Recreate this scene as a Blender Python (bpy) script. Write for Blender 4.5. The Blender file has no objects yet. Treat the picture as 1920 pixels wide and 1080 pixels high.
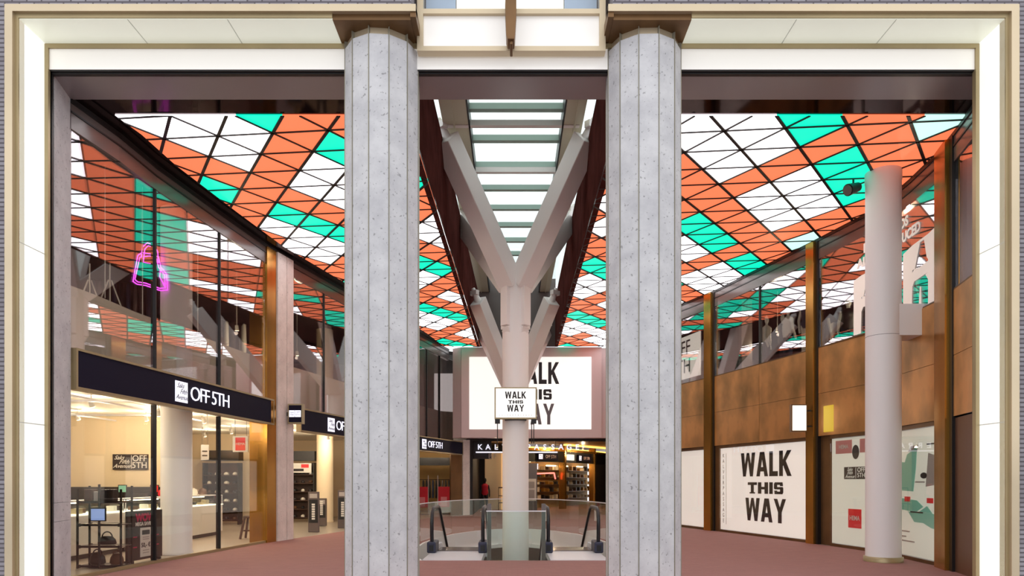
import bpy, bmesh, math, random
from mathutils import Vector, Matrix
random.seed(7)
C = bpy.context.scene.collection
F, HOR, EYE = 1280.0, 903.0, 1.6

# ------------------------------------------------------------ camera, sky, exposure
cam_data = bpy.data.cameras.new('camera')
cam_data.sensor_fit = 'HORIZONTAL'
cam_data.sensor_width = 36.0
cam_data.lens = 36.0 * F / 1920.0
cam_data.shift_y = (HOR - 540.0) / 1920.0
cam_data.clip_end = 500
cam = bpy.data.objects.new('camera', cam_data); C.objects.link(cam)
cam.location = (0, 0, EYE); cam.rotation_euler = (math.radians(90), 0, 0)
bpy.context.scene.camera = cam
vs = bpy.context.scene.view_settings
vs.view_transform = 'Standard'; vs.look = 'None'; vs.gamma = 1.0; vs.exposure = 0.36
vs.use_curve_mapping = False
world = bpy.data.worlds.new('overcast_sky'); bpy.context.scene.world = world
world.use_nodes = True
wn = world.node_tree.nodes; wl = world.node_tree.links
bg = wn['Background']
tc = wn.new('ShaderNodeTexCoord'); nz = wn.new('ShaderNodeTexNoise'); nz.inputs['Scale'].default_value = 2.2
nz.inputs['Detail'].default_value = 5
rp = wn.new('ShaderNodeValToRGB')
rp.color_ramp.elements[0].position = .35; rp.color_ramp.elements[0].color = (.84, .89, .96, 1)
rp.color_ramp.elements[1].position = .62; rp.color_ramp.elements[1].color = (1.0, 1.0, .98, 1)
wl.new(tc.outputs['Generated'], nz.inputs['Vector']); wl.new(nz.outputs['Fac'], rp.inputs['Fac'])
wl.new(rp.outputs['Color'], bg.inputs['Color'])
bg.inputs['Strength'].default_value = 1.24

# ------------------------------------------------------------ materials
def lin(c):
    c = [v / 255.0 for v in c]
    return tuple((v / 12.92 if v <= .04045 else ((v + .055) / 1.055) ** 2.4) for v in c) + (1.0,)
MATS = {}
def pbr(name, rgb, rough=.5, metal=0., var=0., scale=6., bump=0., emit=None, es=0., spec=.5, stretch=(1, 1, 1), rgb2=None, coat=0.):
    m = bpy.data.materials.new(name); m.use_nodes = True
    nt = m.node_tree; n = nt.nodes; l = nt.links
    b = n['Principled BSDF']
    b.inputs['Base Color'].default_value = lin(rgb); b.inputs['Roughness'].default_value = rough
    b.inputs['Metallic'].default_value = metal; b.inputs['Specular IOR Level'].default_value = spec
    b.inputs['Coat Weight'].default_value = coat
    if var > 0 or bump > 0:
        t = n.new('ShaderNodeTexCoord'); mp = n.new('ShaderNodeMapping'); mp.inputs['Scale'].default_value = stretch
        z = n.new('ShaderNodeTexNoise'); z.inputs['Scale'].default_value = scale; z.inputs['Detail'].default_value = 6
        l.new(t.outputs['Object'], mp.inputs['Vector']); l.new(mp.outputs['Vector'], z.inputs['Vector'])
        if var > 0:
            r = n.new('ShaderNodeValToRGB'); c = lin(rgb)
            c2 = lin(rgb2) if rgb2 else tuple(max(0, v * (1 - var)) for v in c[:3]) + (1,)
            r.color_ramp.elements[0].position = .32; r.color_ramp.elements[0].color = c2
            r.color_ramp.elements[1].position = .62; r.color_ramp.elements[1].color = c
            l.new(z.outputs['Fac'], r.inputs['Fac']); l.new(r.outputs['Color'], b.inputs['Base Color'])
        if bump > 0:
            bp = n.new('ShaderNodeBump'); bp.inputs['Strength'].default_value = bump; bp.inputs['Distance'].default_value = .02
            l.new(z.outputs['Fac'], bp.inputs['Height']); l.new(bp.outputs['Normal'], b.inputs['Normal'])
    if emit is not None:
        b.inputs['Emission Color'].default_value = lin(emit); b.inputs['Emission Strength'].default_value = es
    MATS[name] = m
    return m
def glass(name, tint, ior=1.5, gain=1.0, rough=0.0, gcol=(1, 1, 1)):
    m = bpy.data.materials.new(name); m.use_nodes = True
    nt = m.node_tree; n = nt.nodes; l = nt.links
    n.remove(n['Principled BSDF'])
    tr = n.new('ShaderNodeBsdfTransparent'); tr.inputs['Color'].default_value = (*tint, 1)
    gl = n.new('ShaderNodeBsdfGlossy'); gl.inputs['Roughness'].default_value = rough; gl.inputs['Color'].default_value = (*gcol, 1)
    # Schlick reflectance for a thin sheet, the same from both faces
    lw = n.new('ShaderNodeLayerWeight'); lw.inputs['Blend'].default_value = .5
    pw = n.new('ShaderNodeMath'); pw.operation = 'POWER'; pw.inputs[1].default_value = 5.0
    f0 = ((ior - 1) / (ior + 1)) ** 2
    ma = n.new('ShaderNodeMath'); ma.operation = 'MULTIPLY_ADD'; ma.inputs[1].default_value = 1 - f0; ma.inputs[2].default_value = f0
    mu = n.new('ShaderNodeMath'); mu.operation = 'MULTIPLY'; mu.inputs[1].default_value = gain; mu.use_clamp = True
    mx = n.new('ShaderNodeMixShader')
    l.new(lw.outputs['Facing'], pw.inputs[0]); l.new(pw.outputs[0], ma.inputs[0]); l.new(ma.outputs[0], mu.inputs[0]); l.new(mu.outputs[0], mx.inputs['Fac'])
    l.new(tr.outputs[0], mx.inputs[1]); l.new(gl.outputs[0], mx.inputs[2])
    l.new(mx.outputs[0], n['Material Output'].inputs['Surface'])
    MATS[name] = m
    return m
def stone(name, rgb, rgb2, pit, scale=3.0):
    m = pbr(name, rgb, .55)
    nt = m.node_tree; n = nt.nodes; l = nt.links; b = n['Principled BSDF']
    t = n.new('ShaderNodeTexCoord')
    z = n.new('ShaderNodeTexNoise'); z.inputs['Scale'].default_value = scale; z.inputs['Detail'].default_value = 8; z.inputs['Roughness'].default_value = .62
    r = n.new('ShaderNodeValToRGB'); r.color_ramp.elements[0].position = .3; r.color_ramp.elements[0].color = lin(rgb2)
    r.color_ramp.elements[1].position = .65; r.color_ramp.elements[1].color = lin(rgb)
    z2 = n.new('ShaderNodeTexNoise'); z2.inputs['Scale'].default_value = 22; z2.inputs['Detail'].default_value = 3
    r2 = n.new('ShaderNodeValToRGB'); r2.color_ramp.elements[0].position = .31; r2.color_ramp.elements[0].color = lin(pit)
    r2.color_ramp.elements[1].position = .37; r2.color_ramp.elements[1].color = (1, 1, 1, 1)
    mx = n.new('ShaderNodeMix'); mx.data_type = 'RGBA'; mx.blend_type = 'MULTIPLY'; mx.inputs['Factor'].default_value = .55
    bp = n.new('ShaderNodeBump'); bp.inputs['Strength'].default_value = .25; bp.inputs['Distance'].default_value = .01
    l.new(t.outputs['Object'], z.inputs['Vector']); l.new(t.outputs['Object'], z2.inputs['Vector'])
    l.new(z.outputs['Fac'], r.inputs['Fac']); l.new(z2.outputs['Fac'], r2.inputs['Fac'])
    l.new(r.outputs['Color'], mx.inputs['A']); l.new(r2.outputs['Color'], mx.inputs['B'])
    l.new(mx.outputs['Result'], b.inputs['Base Color'])
    l.new(z2.outputs['Fac'], bp.inputs['Height']); l.new(bp.outputs['Normal'], b.inputs['Normal'])
    return m
def brickmat(name, c1, c2, mortar, bw, bh, ms, offset=.5, rot=None):
    m = pbr(name, c1, .8)
    nt = m.node_tree; n = nt.nodes; l = nt.links; b = n['Principled BSDF']
    t = n.new('ShaderNodeTexCoord'); mp = n.new('ShaderNodeMapping')
    if rot: mp.inputs['Rotation'].default_value = rot
    br = n.new('ShaderNodeTexBrick'); br.offset = offset
    br.inputs['Color1'].default_value = lin(c1); br.inputs['Color2'].default_value = lin(c2); br.inputs['Mortar'].default_value = lin(mortar)
    br.inputs['Scale'].default_value = 1; br.inputs['Brick Width'].default_value = bw; br.inputs['Row Height'].default_value = bh
    br.inputs['Mortar Size'].default_value = ms; br.inputs['Bias'].default_value = 0
    l.new(t.outputs['Object'], mp.inputs['Vector']); l.new(mp.outputs['Vector'], br.inputs['Vector'])
    l.new(br.outputs['Color'], b.inputs['Base Color'])
    return m
M_STONE = stone('grey_travertine', (204, 202, 205), (180, 178, 183), (116, 112, 112))
M_STONE2 = stone('pinkish_travertine', (236, 222, 216), (212, 198, 192), (130, 118, 114))
M_BRASS = pbr('brass', (198, 142, 64), .24, .85, .45, 1.6, 0, stretch=(1, 1, .15))
M_BRONZE = pbr('patinated_bronze_sheet', (222, 162, 100), .34, .6, .5, 1.1, .05, stretch=(1, 1, .7), rgb2=(146, 112, 66))
M_DBRONZE = pbr('dark_bronze', (122, 90, 58), .4, .6, .3, 1.5)
M_TRIM = pbr('champagne_metal', (206, 188, 160), .4, .6, .12, .7)
M_STRIP = pbr('dull_brass_strip', (150, 144, 128), .45, .4)
M_GOLD = pbr('gold_trim_metal', (172, 154, 118), .4, .5, .15, 1.0)
M_SOFFIT = pbr('grey_satin_soffit', (150, 142, 146), .25, .1, spec=.8)
M_SPAND = pbr('grey_satin_fascia', (104, 92, 90), .22, .1)
M_BLACK = pbr('black_metal', (22, 18, 20), .45)
M_MIRROR = pbr('dark_mirror_panel', (54, 36, 38), .06, .9)
M_UPSTAND = pbr('dark_polished_lining', (92, 52, 48), .4, 0, .35, 1.5, spec=0.)
M_FASCIA = pbr('cream_glass_fascia', (244, 240, 236), .2, coat=.3, emit=(240, 232, 224), es=.14)  # small emission added to lift the part shaded by the bay window
M_LUM = pbr('backlit_onyx_reveal', (236, 238, 230), .3, emit=(247, 249, 245), es=.50, var=.05, scale=.8)
M_LUM2 = pbr('backlit_onyx_header', (226, 228, 214), .3, emit=(232, 234, 218), es=.32, var=.06, scale=.8)
M_JOINT = pbr('pale_joint_line', (206, 208, 200), .6)
M_BRICKW = brickmat('narrow_grey_brick', (150, 146, 154), (128, 122, 130), (88, 82, 88), .21, .065, .012, rot=(math.radians(90), 0, 0))
M_FLOOR = brickmat('red_clinker_paving', (158, 110, 104), (148, 102, 98), (142, 100, 94), .2, .05, .004)
M_PAVE = pbr('street_paving', (120, 112, 110), .8, var=.2, scale=3)
M_SHOPFLOOR = pbr('grey_shop_floor', (172, 160, 146), .3, var=.08, scale=1)
M_WHITEC = pbr('white_painted_plaster', (238, 234, 234), .55)
M_STEEL = pbr('light_painted_steel', (250, 243, 240), .5)
M_CREAM = pbr('cream_plaster', (224, 204, 172), .8)
M_CREAM2 = pbr('pale_slab_plaster', (238, 232, 216), .7)
M_DARK = pbr('dark_interior', (40, 34, 34), .7)
M_CEILSHOP = pbr('shop_ceiling', (196, 186, 164), .8)
M_NAVY = pbr('navy_sign_face', (22, 18, 40), .6, spec=.15)
M_LETTER = pbr('white_lit_letter', (240, 240, 250), .5, emit=(232, 234, 250), es=.8)
M_WHITE = pbr('white_laminate', (226, 222, 214), .4)
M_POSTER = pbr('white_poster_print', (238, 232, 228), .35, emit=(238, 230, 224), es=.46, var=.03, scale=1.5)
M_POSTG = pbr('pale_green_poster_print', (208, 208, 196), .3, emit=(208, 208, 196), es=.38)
M_INK = pbr('black_ink', (38, 28, 32), .5)
M_SCREEN = pbr('lit_screen', (240, 240, 236), .4, emit=(244, 243, 238), es=.64)
M_SCRFRAME = pbr('pink_grey_panel', (222, 196, 194), .4)
M_REDS = pbr('red_print', (212, 44, 48), .45, emit=(212, 44, 48), es=.15)
M_CRIMSON = pbr('crimson_cloth', (205, 24, 50), .7)
M_MAGENTA = pbr('magenta_print', (196, 24, 84), .5)
M_NEON = pbr('pink_neon_tube', (240, 90, 240), .3, emit=(236, 84, 240), es=2.2)
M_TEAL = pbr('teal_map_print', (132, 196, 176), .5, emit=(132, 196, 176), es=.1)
M_GREYMAP = pbr('grey_map_print', (176, 168, 164), .5)
M_BLUE = pbr('blue_tablet_screen', (140, 165, 220), .4, emit=(140, 165, 220), es=.5)
M_YELLOW = pbr('yellow_reflection', (210, 180, 40), .3, emit=(220, 190, 60), es=.3)  # stands for the sign box mirrored in the bronze, painted with glow
M_LAMP = pbr('lit_lamp_glass', (255, 235, 200), .4, emit=(255, 232, 190), es=8)
M_COVE = pbr('lit_cove', (255, 200, 90), .4, emit=(255, 200, 100), es=1.6)
M_GOLDCEIL = pbr('golden_ceiling', (190, 140, 60), .4, .4, .1, 2)
M_LBOX = pbr('lit_sign_face', (250, 244, 225), .4, emit=(252, 246, 226), es=.9)
M_RUBBER = pbr('black_handrail_rubber', (30, 27, 32), .3)
M_BOOT = pbr('dark_blue_grey_steel', (58, 58, 78), .35, .4)
M_ALU = pbr('pale_aluminium', (225, 222, 228), .4, .2)
M_WOOD = pbr('dark_wood', (66, 38, 26), .5, var=.2, scale=8)
M_LEATHER = pbr('black_leather', (44, 36, 36), .45, bump=.3, scale=18)
M_BROWN = pbr('brown_leather', (96, 62, 40), .5, var=.3, scale=9)
M_DENIM = pbr('dark_denim', (44, 50, 74), .8)
M_OFFW = pbr('off_white_cloth', (220, 212, 200), .85)
M_SKY_BLIND = pbr('pale_blue_blind', (176, 190, 208), .7)
M_GREEN = pbr('dark_leaf', (36, 84, 44), .6)
M_WIRE = pbr('white_wire', (230, 230, 222), .4)
M_SHELFWALL = pbr('tan_shelf_back', (196, 160, 106), .7)
G_UP = glass('reflective_shop_glass', (.97, .96, .93), 2.6, 1.35, gcol=(.93, .90, .96))
G_LOW = glass('clear_shop_glass', (.97, .97, .955), 1.5, 1.1)
G_GREEN = glass('green_edge_glass', (.93, .975, .96), 1.45, 1.2)
G_TEAL = glass('frosted_green_glass', (.90, .985, .955), 1.45, 1.2)
G_SKY = glass('skylight_glass', (.94, .99, .97), 1.45, 1.0)
G_FROST = pbr('frosted_film', (236, 214, 208), .7)
M_LW = pbr('ceiling_light_white', (240, 240, 240), .5, emit=(255, 250, 252), es=2.5)
M_LO = pbr('ceiling_light_orange', (200, 90, 60), .5, emit=(248, 126, 84), es=.86)
M_LG = pbr('ceiling_light_green', (0, 180, 140), .5, emit=(0, 246, 200), es=.82)
M_LP = pbr('ceiling_light_mint', (200, 230, 220), .5, emit=(196, 252, 236), es=.9)

# ------------------------------------------------------------ building helpers
class MB:
    def __init__(s): s.v = []; s.f = []; s.mi = []; s.cur = 0; s.sm = set()
    def add(s, vs_, fs, smooth=False):
        o = len(s.v); s.v += [tuple(v) for v in vs_]
        for f in fs:
            if smooth: s.sm.add(len(s.f))
            s.f.append([o + i for i in f]); s.mi.append(s.cur)
        return s
    def box(s, x0, x1, y0, y1, z0, z1):
        if x1 < x0: x0, x1 = x1, x0
        if y1 < y0: y0, y1 = y1, y0
        if z1 < z0: z0, z1 = z1, z0
        v = [(x0, y0, z0), (x1, y0, z0), (x1, y1, z0), (x0, y1, z0), (x0, y0, z1), (x1, y0, z1), (x1, y1, z1), (x0, y1, z1)]
        return s.add(v, [(0, 3, 2, 1), (4, 5, 6, 7), (0, 1, 5, 4), (1, 2, 6, 5), (2, 3, 7, 6), (3, 0, 4, 7)])
    def prism(s, poly, z0, z1):
        n = len(poly)
        a = sum(poly[i][0] * poly[(i + 1) % n][1] - poly[(i + 1) % n][0] * poly[i][1] for i in range(n))
        if a < 0: poly = poly[::-1]
        v = [(p[0], p[1], z0) for p in poly] + [(p[0], p[1], z1) for p in poly]
        f = [tuple(range(n))[::-1], tuple(range(n, 2 * n))] + [(i, (i + 1) % n, n + (i + 1) % n, n + i) for i in range(n)]
        return s.add(v, f)
    def prism_y(s, poly, y0, y1):          # outline in x, z; thickness along y
        n = len(poly)
        a = sum(poly[i][0] * poly[(i + 1) % n][1] - poly[(i + 1) % n][0] * poly[i][1] for i in range(n))
        if a < 0: poly = poly[::-1]
        if y1 < y0: y0, y1 = y1, y0
        v = [(p[0], y0, p[1]) for p in poly] + [(p[0], y1, p[1]) for p in poly]
        f = [tuple(range(n)), tuple(range(n, 2 * n))[::-1]] + [((i + 1) % n, i, n + i, n + (i + 1) % n) for i in range(n)]
        return s.add(v, f)
    def tube(s, pts, r, n=8, cap=True, ell=1.0):
        pts = [Vector(p) for p in pts]; rs = r if isinstance(r, (list, tuple)) else [r] * len(pts)
        rings = []; up = None
        for i, p in enumerate(pts):
            if i == 0: d = pts[1] - p
            elif i == len(pts) - 1: d = p - pts[i - 1]
            else: d = (pts[i + 1] - p).normalized() + (p - pts[i - 1]).normalized()
            d = d.normalized() if d.length > 1e-9 else Vector((0, 0, 1))
            if up is None:
                up = Vector((0, 0, 1)) if abs(d.z) < .9 else Vector((1, 0, 0))
            a = (up - d * up.dot(d)).normalized(); b = d.cross(a); up = a
            rings.append([p + (a * math.cos(t) * ell + b * math.sin(t)) * rs[i] for t in [2 * math.pi * k / n for k in range(n)]])
        v = [q for r_ in rings for q in r_]; f = []
        for i in range(len(pts) - 1):
            for k in range(n):
                f.append((i * n + k, i * n + (k + 1) % n, (i + 1) * n + (k + 1) % n, (i + 1) * n + k))
        s.add(v, f, True)
        if cap:
            s.add(rings[0], [tuple(range(n))[::-1]]); s.add(rings[-1], [tuple(range(n))])
        return s
    def cyl(s, x, y, z0, z1, r, n=32, r1=None):
        return s.lathe([(r, z0), (r if r1 is None else r1, z1)], x, y, n)
    def lathe(s, prof, x=0, y=0, n=32, sx=1, sy=1):
        v = []; f = []
        for (r, z) in prof:
            for k in range(n):
                t = 2 * math.pi * k / n; v.append((x + r * sx * math.cos(t), y + r * sy * math.sin(t), z))
        for i in range(len(prof) - 1):
            for k in range(n): f.append((i * n + k, i * n + (k + 1) % n, (i + 1) * n + (k + 1) % n, (i + 1) * n + k))
        s.add(v, f, True)
        s.add(v[:n], [tuple(range(n))[::-1]]); s.add(v[-n:], [tuple(range(n))])
        return s
    def beam(s, p, q, w, h, side=(1, 0, 0), taper=1.0):      # rectangular section bar
        p, q = Vector(p), Vector(q); d = (q - p).normalized(); sd = Vector(side); sd = (sd - d * sd.dot(d)).normalized(); up = d.cross(sd)
        v = []
        for c, k in ((p, 1), (q, taper)):
            for a, b in ((-1, -1), (1, -1), (1, 1), (-1, 1)): v.append(c + sd * a * w / 2 * k + up * b * h / 2 * k)
        return s.add(v, [(0, 3, 2, 1), (4, 5, 6, 7), (0, 1, 5, 4), (1, 2, 6, 5), (2, 3, 7, 6), (3, 0, 4, 7)])
    def build(s, name, mat, parent=None, loc=None, rz=0, bevel=0):
        me = bpy.data.meshes.new(name); me.from_pydata(s.v, [], s.f)
        for m in (mat if isinstance(mat, (list, tuple)) else [mat]): me.materials.append(m)
        for i, p in enumerate(me.polygons):
            p.material_index = s.mi[i]; p.use_smooth = i in s.sm
        me.update()
        o = bpy.data.objects.new(name, me); C.objects.link(o)
        if parent: o.parent = parent
        if loc: o.location = loc
        if rz: o.rotation_euler = (0, 0, rz)
        if bevel:
            b = o.modifiers.new('bevel', 'BEVEL'); b.width = bevel; b.segments = 2; b.limit_method = 'ANGLE'
        return o
def B(*a): return MB().box(*a)
def tag(o, label=None, cat=None, group=None, kind=None):
    if label: o['label'] = label
    if cat: o['category'] = cat
    if group: o['group'] = group
    if kind: o['kind'] = kind
    return o
def root(name, loc=(0, 0, 0), rz=0, label=None, cat=None, group=None, kind=None):
    o = bpy.data.objects.new(name, None); C.objects.link(o); o.location = loc; o.rotation_euler = (0, 0, rz)
    o.empty_display_size = .2
    return tag(o, label, cat, group, kind)
def copy_tree(o, parent=None):
    c = o.copy(); C.objects.link(c); c.parent = parent
    for ch in list(o.children): copy_tree(ch, c)
    return c
def text(name, body, size, mat, parent, loc, xs=1.0, bold=0.0, ext=.01, shear=0, align='CENTER', rx=90, rz=0, line=1.0, space=1.0):
    cu = bpy.data.curves.new(name, 'FONT'); cu.body = body; cu.size = size; cu.extrude = ext; cu.offset = bold; cu.shear = shear
    cu.align_x = align; cu.align_y = 'CENTER'; cu.space_line = line; cu.space_character = space; cu.resolution_u = 3
    t = bpy.data.objects.new(name, cu); C.objects.link(t)
    dg = bpy.context.evaluated_depsgraph_get()
    me = bpy.data.meshes.new_from_object(t.evaluated_get(dg)); bpy.data.objects.remove(t); bpy.data.curves.remove(cu)
    me.materials.clear(); me.materials.append(mat); me.name = name
    o = bpy.data.objects.new(name, me); C.objects.link(o); o.parent = parent; o.location = loc
    o.rotation_euler = (math.radians(rx), 0, rz); o.scale = (xs, 1, 1)
    return o
# heavy condensed block capitals for the WALK THIS WAY artwork: convex pieces in a unit box
def stroke(p, q, t): return [(p[0], p[1]), (p[0] + t, p[1]), (q[0] + t, q[1]), (q[0], q[1])]
BL = {
 'W': (1.25, [[(0, 1), (.27, 1), (.43, 0), (.20, 0)], [(.20, 0), (.43, 0), (.70, 1), (.53, 1)], [(.55, 1), (.72, 1), (1.05, 0), (.82, 0)], [(.82, 0), (1.05, 0), (1.25, 1), (.98, 1)]]),
 'A': (.95, [[(0, 0), (.27, 0), (.55, 1), (.30, 1)], [(.68, 0), (.95, 0), (.65, 1), (.40, 1)], [(.22, .2), (.73, .2), (.68, .38), (.27, .38)]]),
 'L': (.66, [[(0, 0), (.27, 0), (.27, 1), (0, 1)], [(.27, 0), (.66, 0), (.66, .2), (.27, .2)]]),
 'K': (.92, [[(0, 0), (.27, 0), (.27, 1), (0, 1)], [(.27, .38), (.45, .55), (.90, 1), (.60, 1), (.27, .62)], [(.27, .62), (.36, .34), (.62, 0), (.92, 0), (.47, .62)]]),
 'Y': (.95, [[(0, 1), (.27, 1), (.60, .42), (.36, .42)], [(.68, 1), (.95, 1), (.60, .42), (.36, .42)], [(.345, 0), (.615, 0), (.615, .5), (.345, .5)]]),
 'T': (.95, [[(0, 1), (.95, 1), (.95, .76), (0, .76)], [(.33, 0), (.62, 0), (.62, .8), (.33, .8)], [(.2, 0), (.75, 0), (.75, .12), (.2, .12)]]),
 'H': (1.0, [[(0, 0), (.33, 0), (.33, 1), (0, 1)], [(.67, 0), (1, 0), (1, 1), (.67, 1)], [(.3, .38), (.7, .38), (.7, .6), (.3, .6)]]),
 'I': (.36, [[(.02, 0), (.34, 0), (.34, 1), (.02, 1)]]),
 'S': (.85, [[(.08, 1), (.78, 1), (.82, .78), (.05, .78)], [(0, .5), (.28, .5), (.28, .92), (.08, 1), (0, .85)], [(.05, .40), (.80, .40), (.85, .5), (.80, .60), (.05, .60), (0, .5)], [(.57, .5), (.85, .5), (.85, .15), (.77, 0), (.57, .1)], [(.05, .22), (.80, .22), (.77, 0), (.05, 0)], [(.57, .68), (.83, .68), (.78, 1), (.57, .9)], [(.02, .3), (.28, .3), (.28, .1), (.08, 0)]]),
}
def block_word(name, word, xc, z0, h, w, mat, parent, y, t=.01):
    tot = sum(BL[c][0] for c in word) + .12 * (len(word) - 1); sx = w / tot
    m = MB(); x = xc - w / 2
    for c in word:
        cw, ps = BL[c]
        for k, pg in enumerate(ps): m.prism_y([(x + p[0] * sx, z0 + p[1] * h) for p in pg], y - t - .0004 * k, y)
        x += (cw + .12) * sx
    return m.build(name, mat, parent)
def walk_art(parent, xc, zt, H_, W_, mat, y, mat3=None):
    """WALK / THIS / WAY stacked, total height H_ with top zt"""
    block_word('lettering', 'WALK', xc, zt - .35 * H_, .35 * H_, W_, mat, parent, y)
    block_word('lettering', 'THIS', xc, zt - .60 * H_, .165 * H_, W_ * .70, mat, parent, y)
    block_word('lettering', 'WAY', xc, zt - 1.0 * H_, .335 * H_, W_ * .80, mat3 or mat, parent, y)

# ------------------------------------------------------------ plan of the hall
LP = [(-7.16, 11.08), (-7.02, 12.2), (-6.99, 13.4), (-6.73, 15.7), (-6.43, 18.0), (-5.41, 22.1), (-3.95, 28.6), (-3.0, 32.2), (-1.9, 32.95)]
RPL = [(7.60, 11.15), (8.05, 12.8), (8.2, 14.0), (8.27, 15.0), (8.2, 15.9), (7.75, 17.8), (6.65, 22.0), (5.92, 23.9), (5.2, 27.0), (4.9, 31.0), (4.6, 34.0)]
def hit(poly, px):                      # plan point of a wall seen in photograph column px
    k = (px - 960) / F
    for (a, b) in zip(poly, poly[1:]):
        fa = a[0] - k * a[1]; fb = b[0] - k * b[1]
        if fa == 0: return a
        if fa * fb <= 0:
            t = fa / (fa - fb); return (a[0] + (b[0] - a[0]) * t, a[1] + (b[1] - a[1]) * t)
    raise ValueError(px)
def wall_x(poly, y):
    for a, b in zip(poly, poly[1:]):
        if a[1] <= y <= b[1]: return a[0] + (b[0] - a[0]) * (y - a[1]) / (b[1] - a[1])
    return poly[0][0] if y < poly[0][1] else poly[-1][0]
def frame(p, q):                        # location, rotation, length of a facade piece running p -> q
    return (p[0], p[1], 0), math.atan2(q[1] - p[1], q[0] - p[0]), math.hypot(q[0] - p[0], q[1] - p[1])
CEIL = 7.8
YF = 11.56                              # where the luminous ceiling starts
def clip(subject, conv):                # part of polygon subject inside convex polygon conv
    n = len(conv); a = sum(conv[i][0] * conv[(i + 1) % n][1] - conv[(i + 1) % n][0] * conv[i][1] for i in range(n))
    if a < 0: conv = conv[::-1]
    out = list(subject)
    for i in range(n):
        A, Bp = conv[i], conv[(i + 1) % n]; inp = out; out = []
        if not inp: return []
        def side(p): return (Bp[0] - A[0]) * (p[1] - A[1]) - (Bp[1] - A[1]) * (p[0] - A[0])
        for k in range(len(inp)):
            P, Q = inp[k], inp[(k + 1) % len(inp)]; sp, sq = side(P), side(Q)
            if sp >= 0: out.append(P)
            if (sp >= 0) != (sq >= 0):
                t = sp / (sp - sq); out.append((P[0] + (Q[0] - P[0]) * t, P[1] + (Q[1] - P[1]) * t))
    return out

# colours of the ceiling lights, row by row of the diamond grid (0 white, 1 orange, 2 green, 3 mint)
GRID_L = [
    (-6, 2, [1, 1]),
    (-5, 1, [1, 1, 1, 1]),
    (-4, 0, [2, 2, 0, 1, 1, 0]),
    (-3, -1, [1, 2, 1, 1, 0, 1, 1, 1]),
    (-2, -2, [1, 1, 2, 1, 2, 1, 2, 1, 1, 0]),
    (-1, -3, [0, 1, 0, 0, 1, 0, 0, 1, 1, 0, 1, 1]),
    (0, -5, [1, 1, 1, 0, 0, 0, 1, 0, 0, 1, 1, 0, 0, 1, 0]),
    (1, -4, [1, 1, 1, 1, 1, 1, 1, 1, 1, 1, 1, 1, 1, 1, 0]),
    (2, -3, [1, 1, 1, 2, 1, 2, 2, 2, 1, 1, 2, 2, 1, 1, 1]),
    (3, -2, [1, 1, 1, 1, 0, 0, 0, 1, 1, 1, 0, 1, 1, 1, 1]),
    (4, -1, [1, 1, 1, 1, 0, 0, 1, 1, 1, 0, 1, 0, 0, 1, 1]),
    (5, 0, [1, 1, 1, 1, 1, 1, 1, 1, 2, 1, 1, 1, 1, 1, 1]),
    (6, 1, [1, 1, 1, 1, 1, 2, 1, 1, 1, 2, 2, 2, 1, 1, 1]),
    (7, 2, [1, 1, 1, 1, 2, 1, 1, 1, 0, 0, 0, 1, 0, 1, 1]),
    (8, 2, [1, 1, 1, 1, 1, 1, 2, 2, 1, 0, 0, 1, 0, 0, 2, 2]),
    (9, 3, [1, 1, 1, 1, 1, 2, 2, 1, 1, 1, 1, 1, 1, 1, 2, 1]),
    (10, 4, [1, 1, 1, 1, 1, 1, 1, 1, 1, 1, 2, 2, 2, 0, 1]),
    (11, 5, [1, 2, 1, 1, 1, 1, 1, 0, 1, 1, 1, 0, 0]),
    (12, 6, [0, 1, 1, 1, 1, 1, 1, 1, 1, 0, 1]),
    (13, 7, [0, 1, 1, 1, 1, 1, 1, 0, 0]),
    (14, 8, [1, 1, 1, 1, 1, 1, 0]),
    (15, 9, [1, 1, 1, 1, 1]),
    (16, 10, [1, 1]),
]
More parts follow.
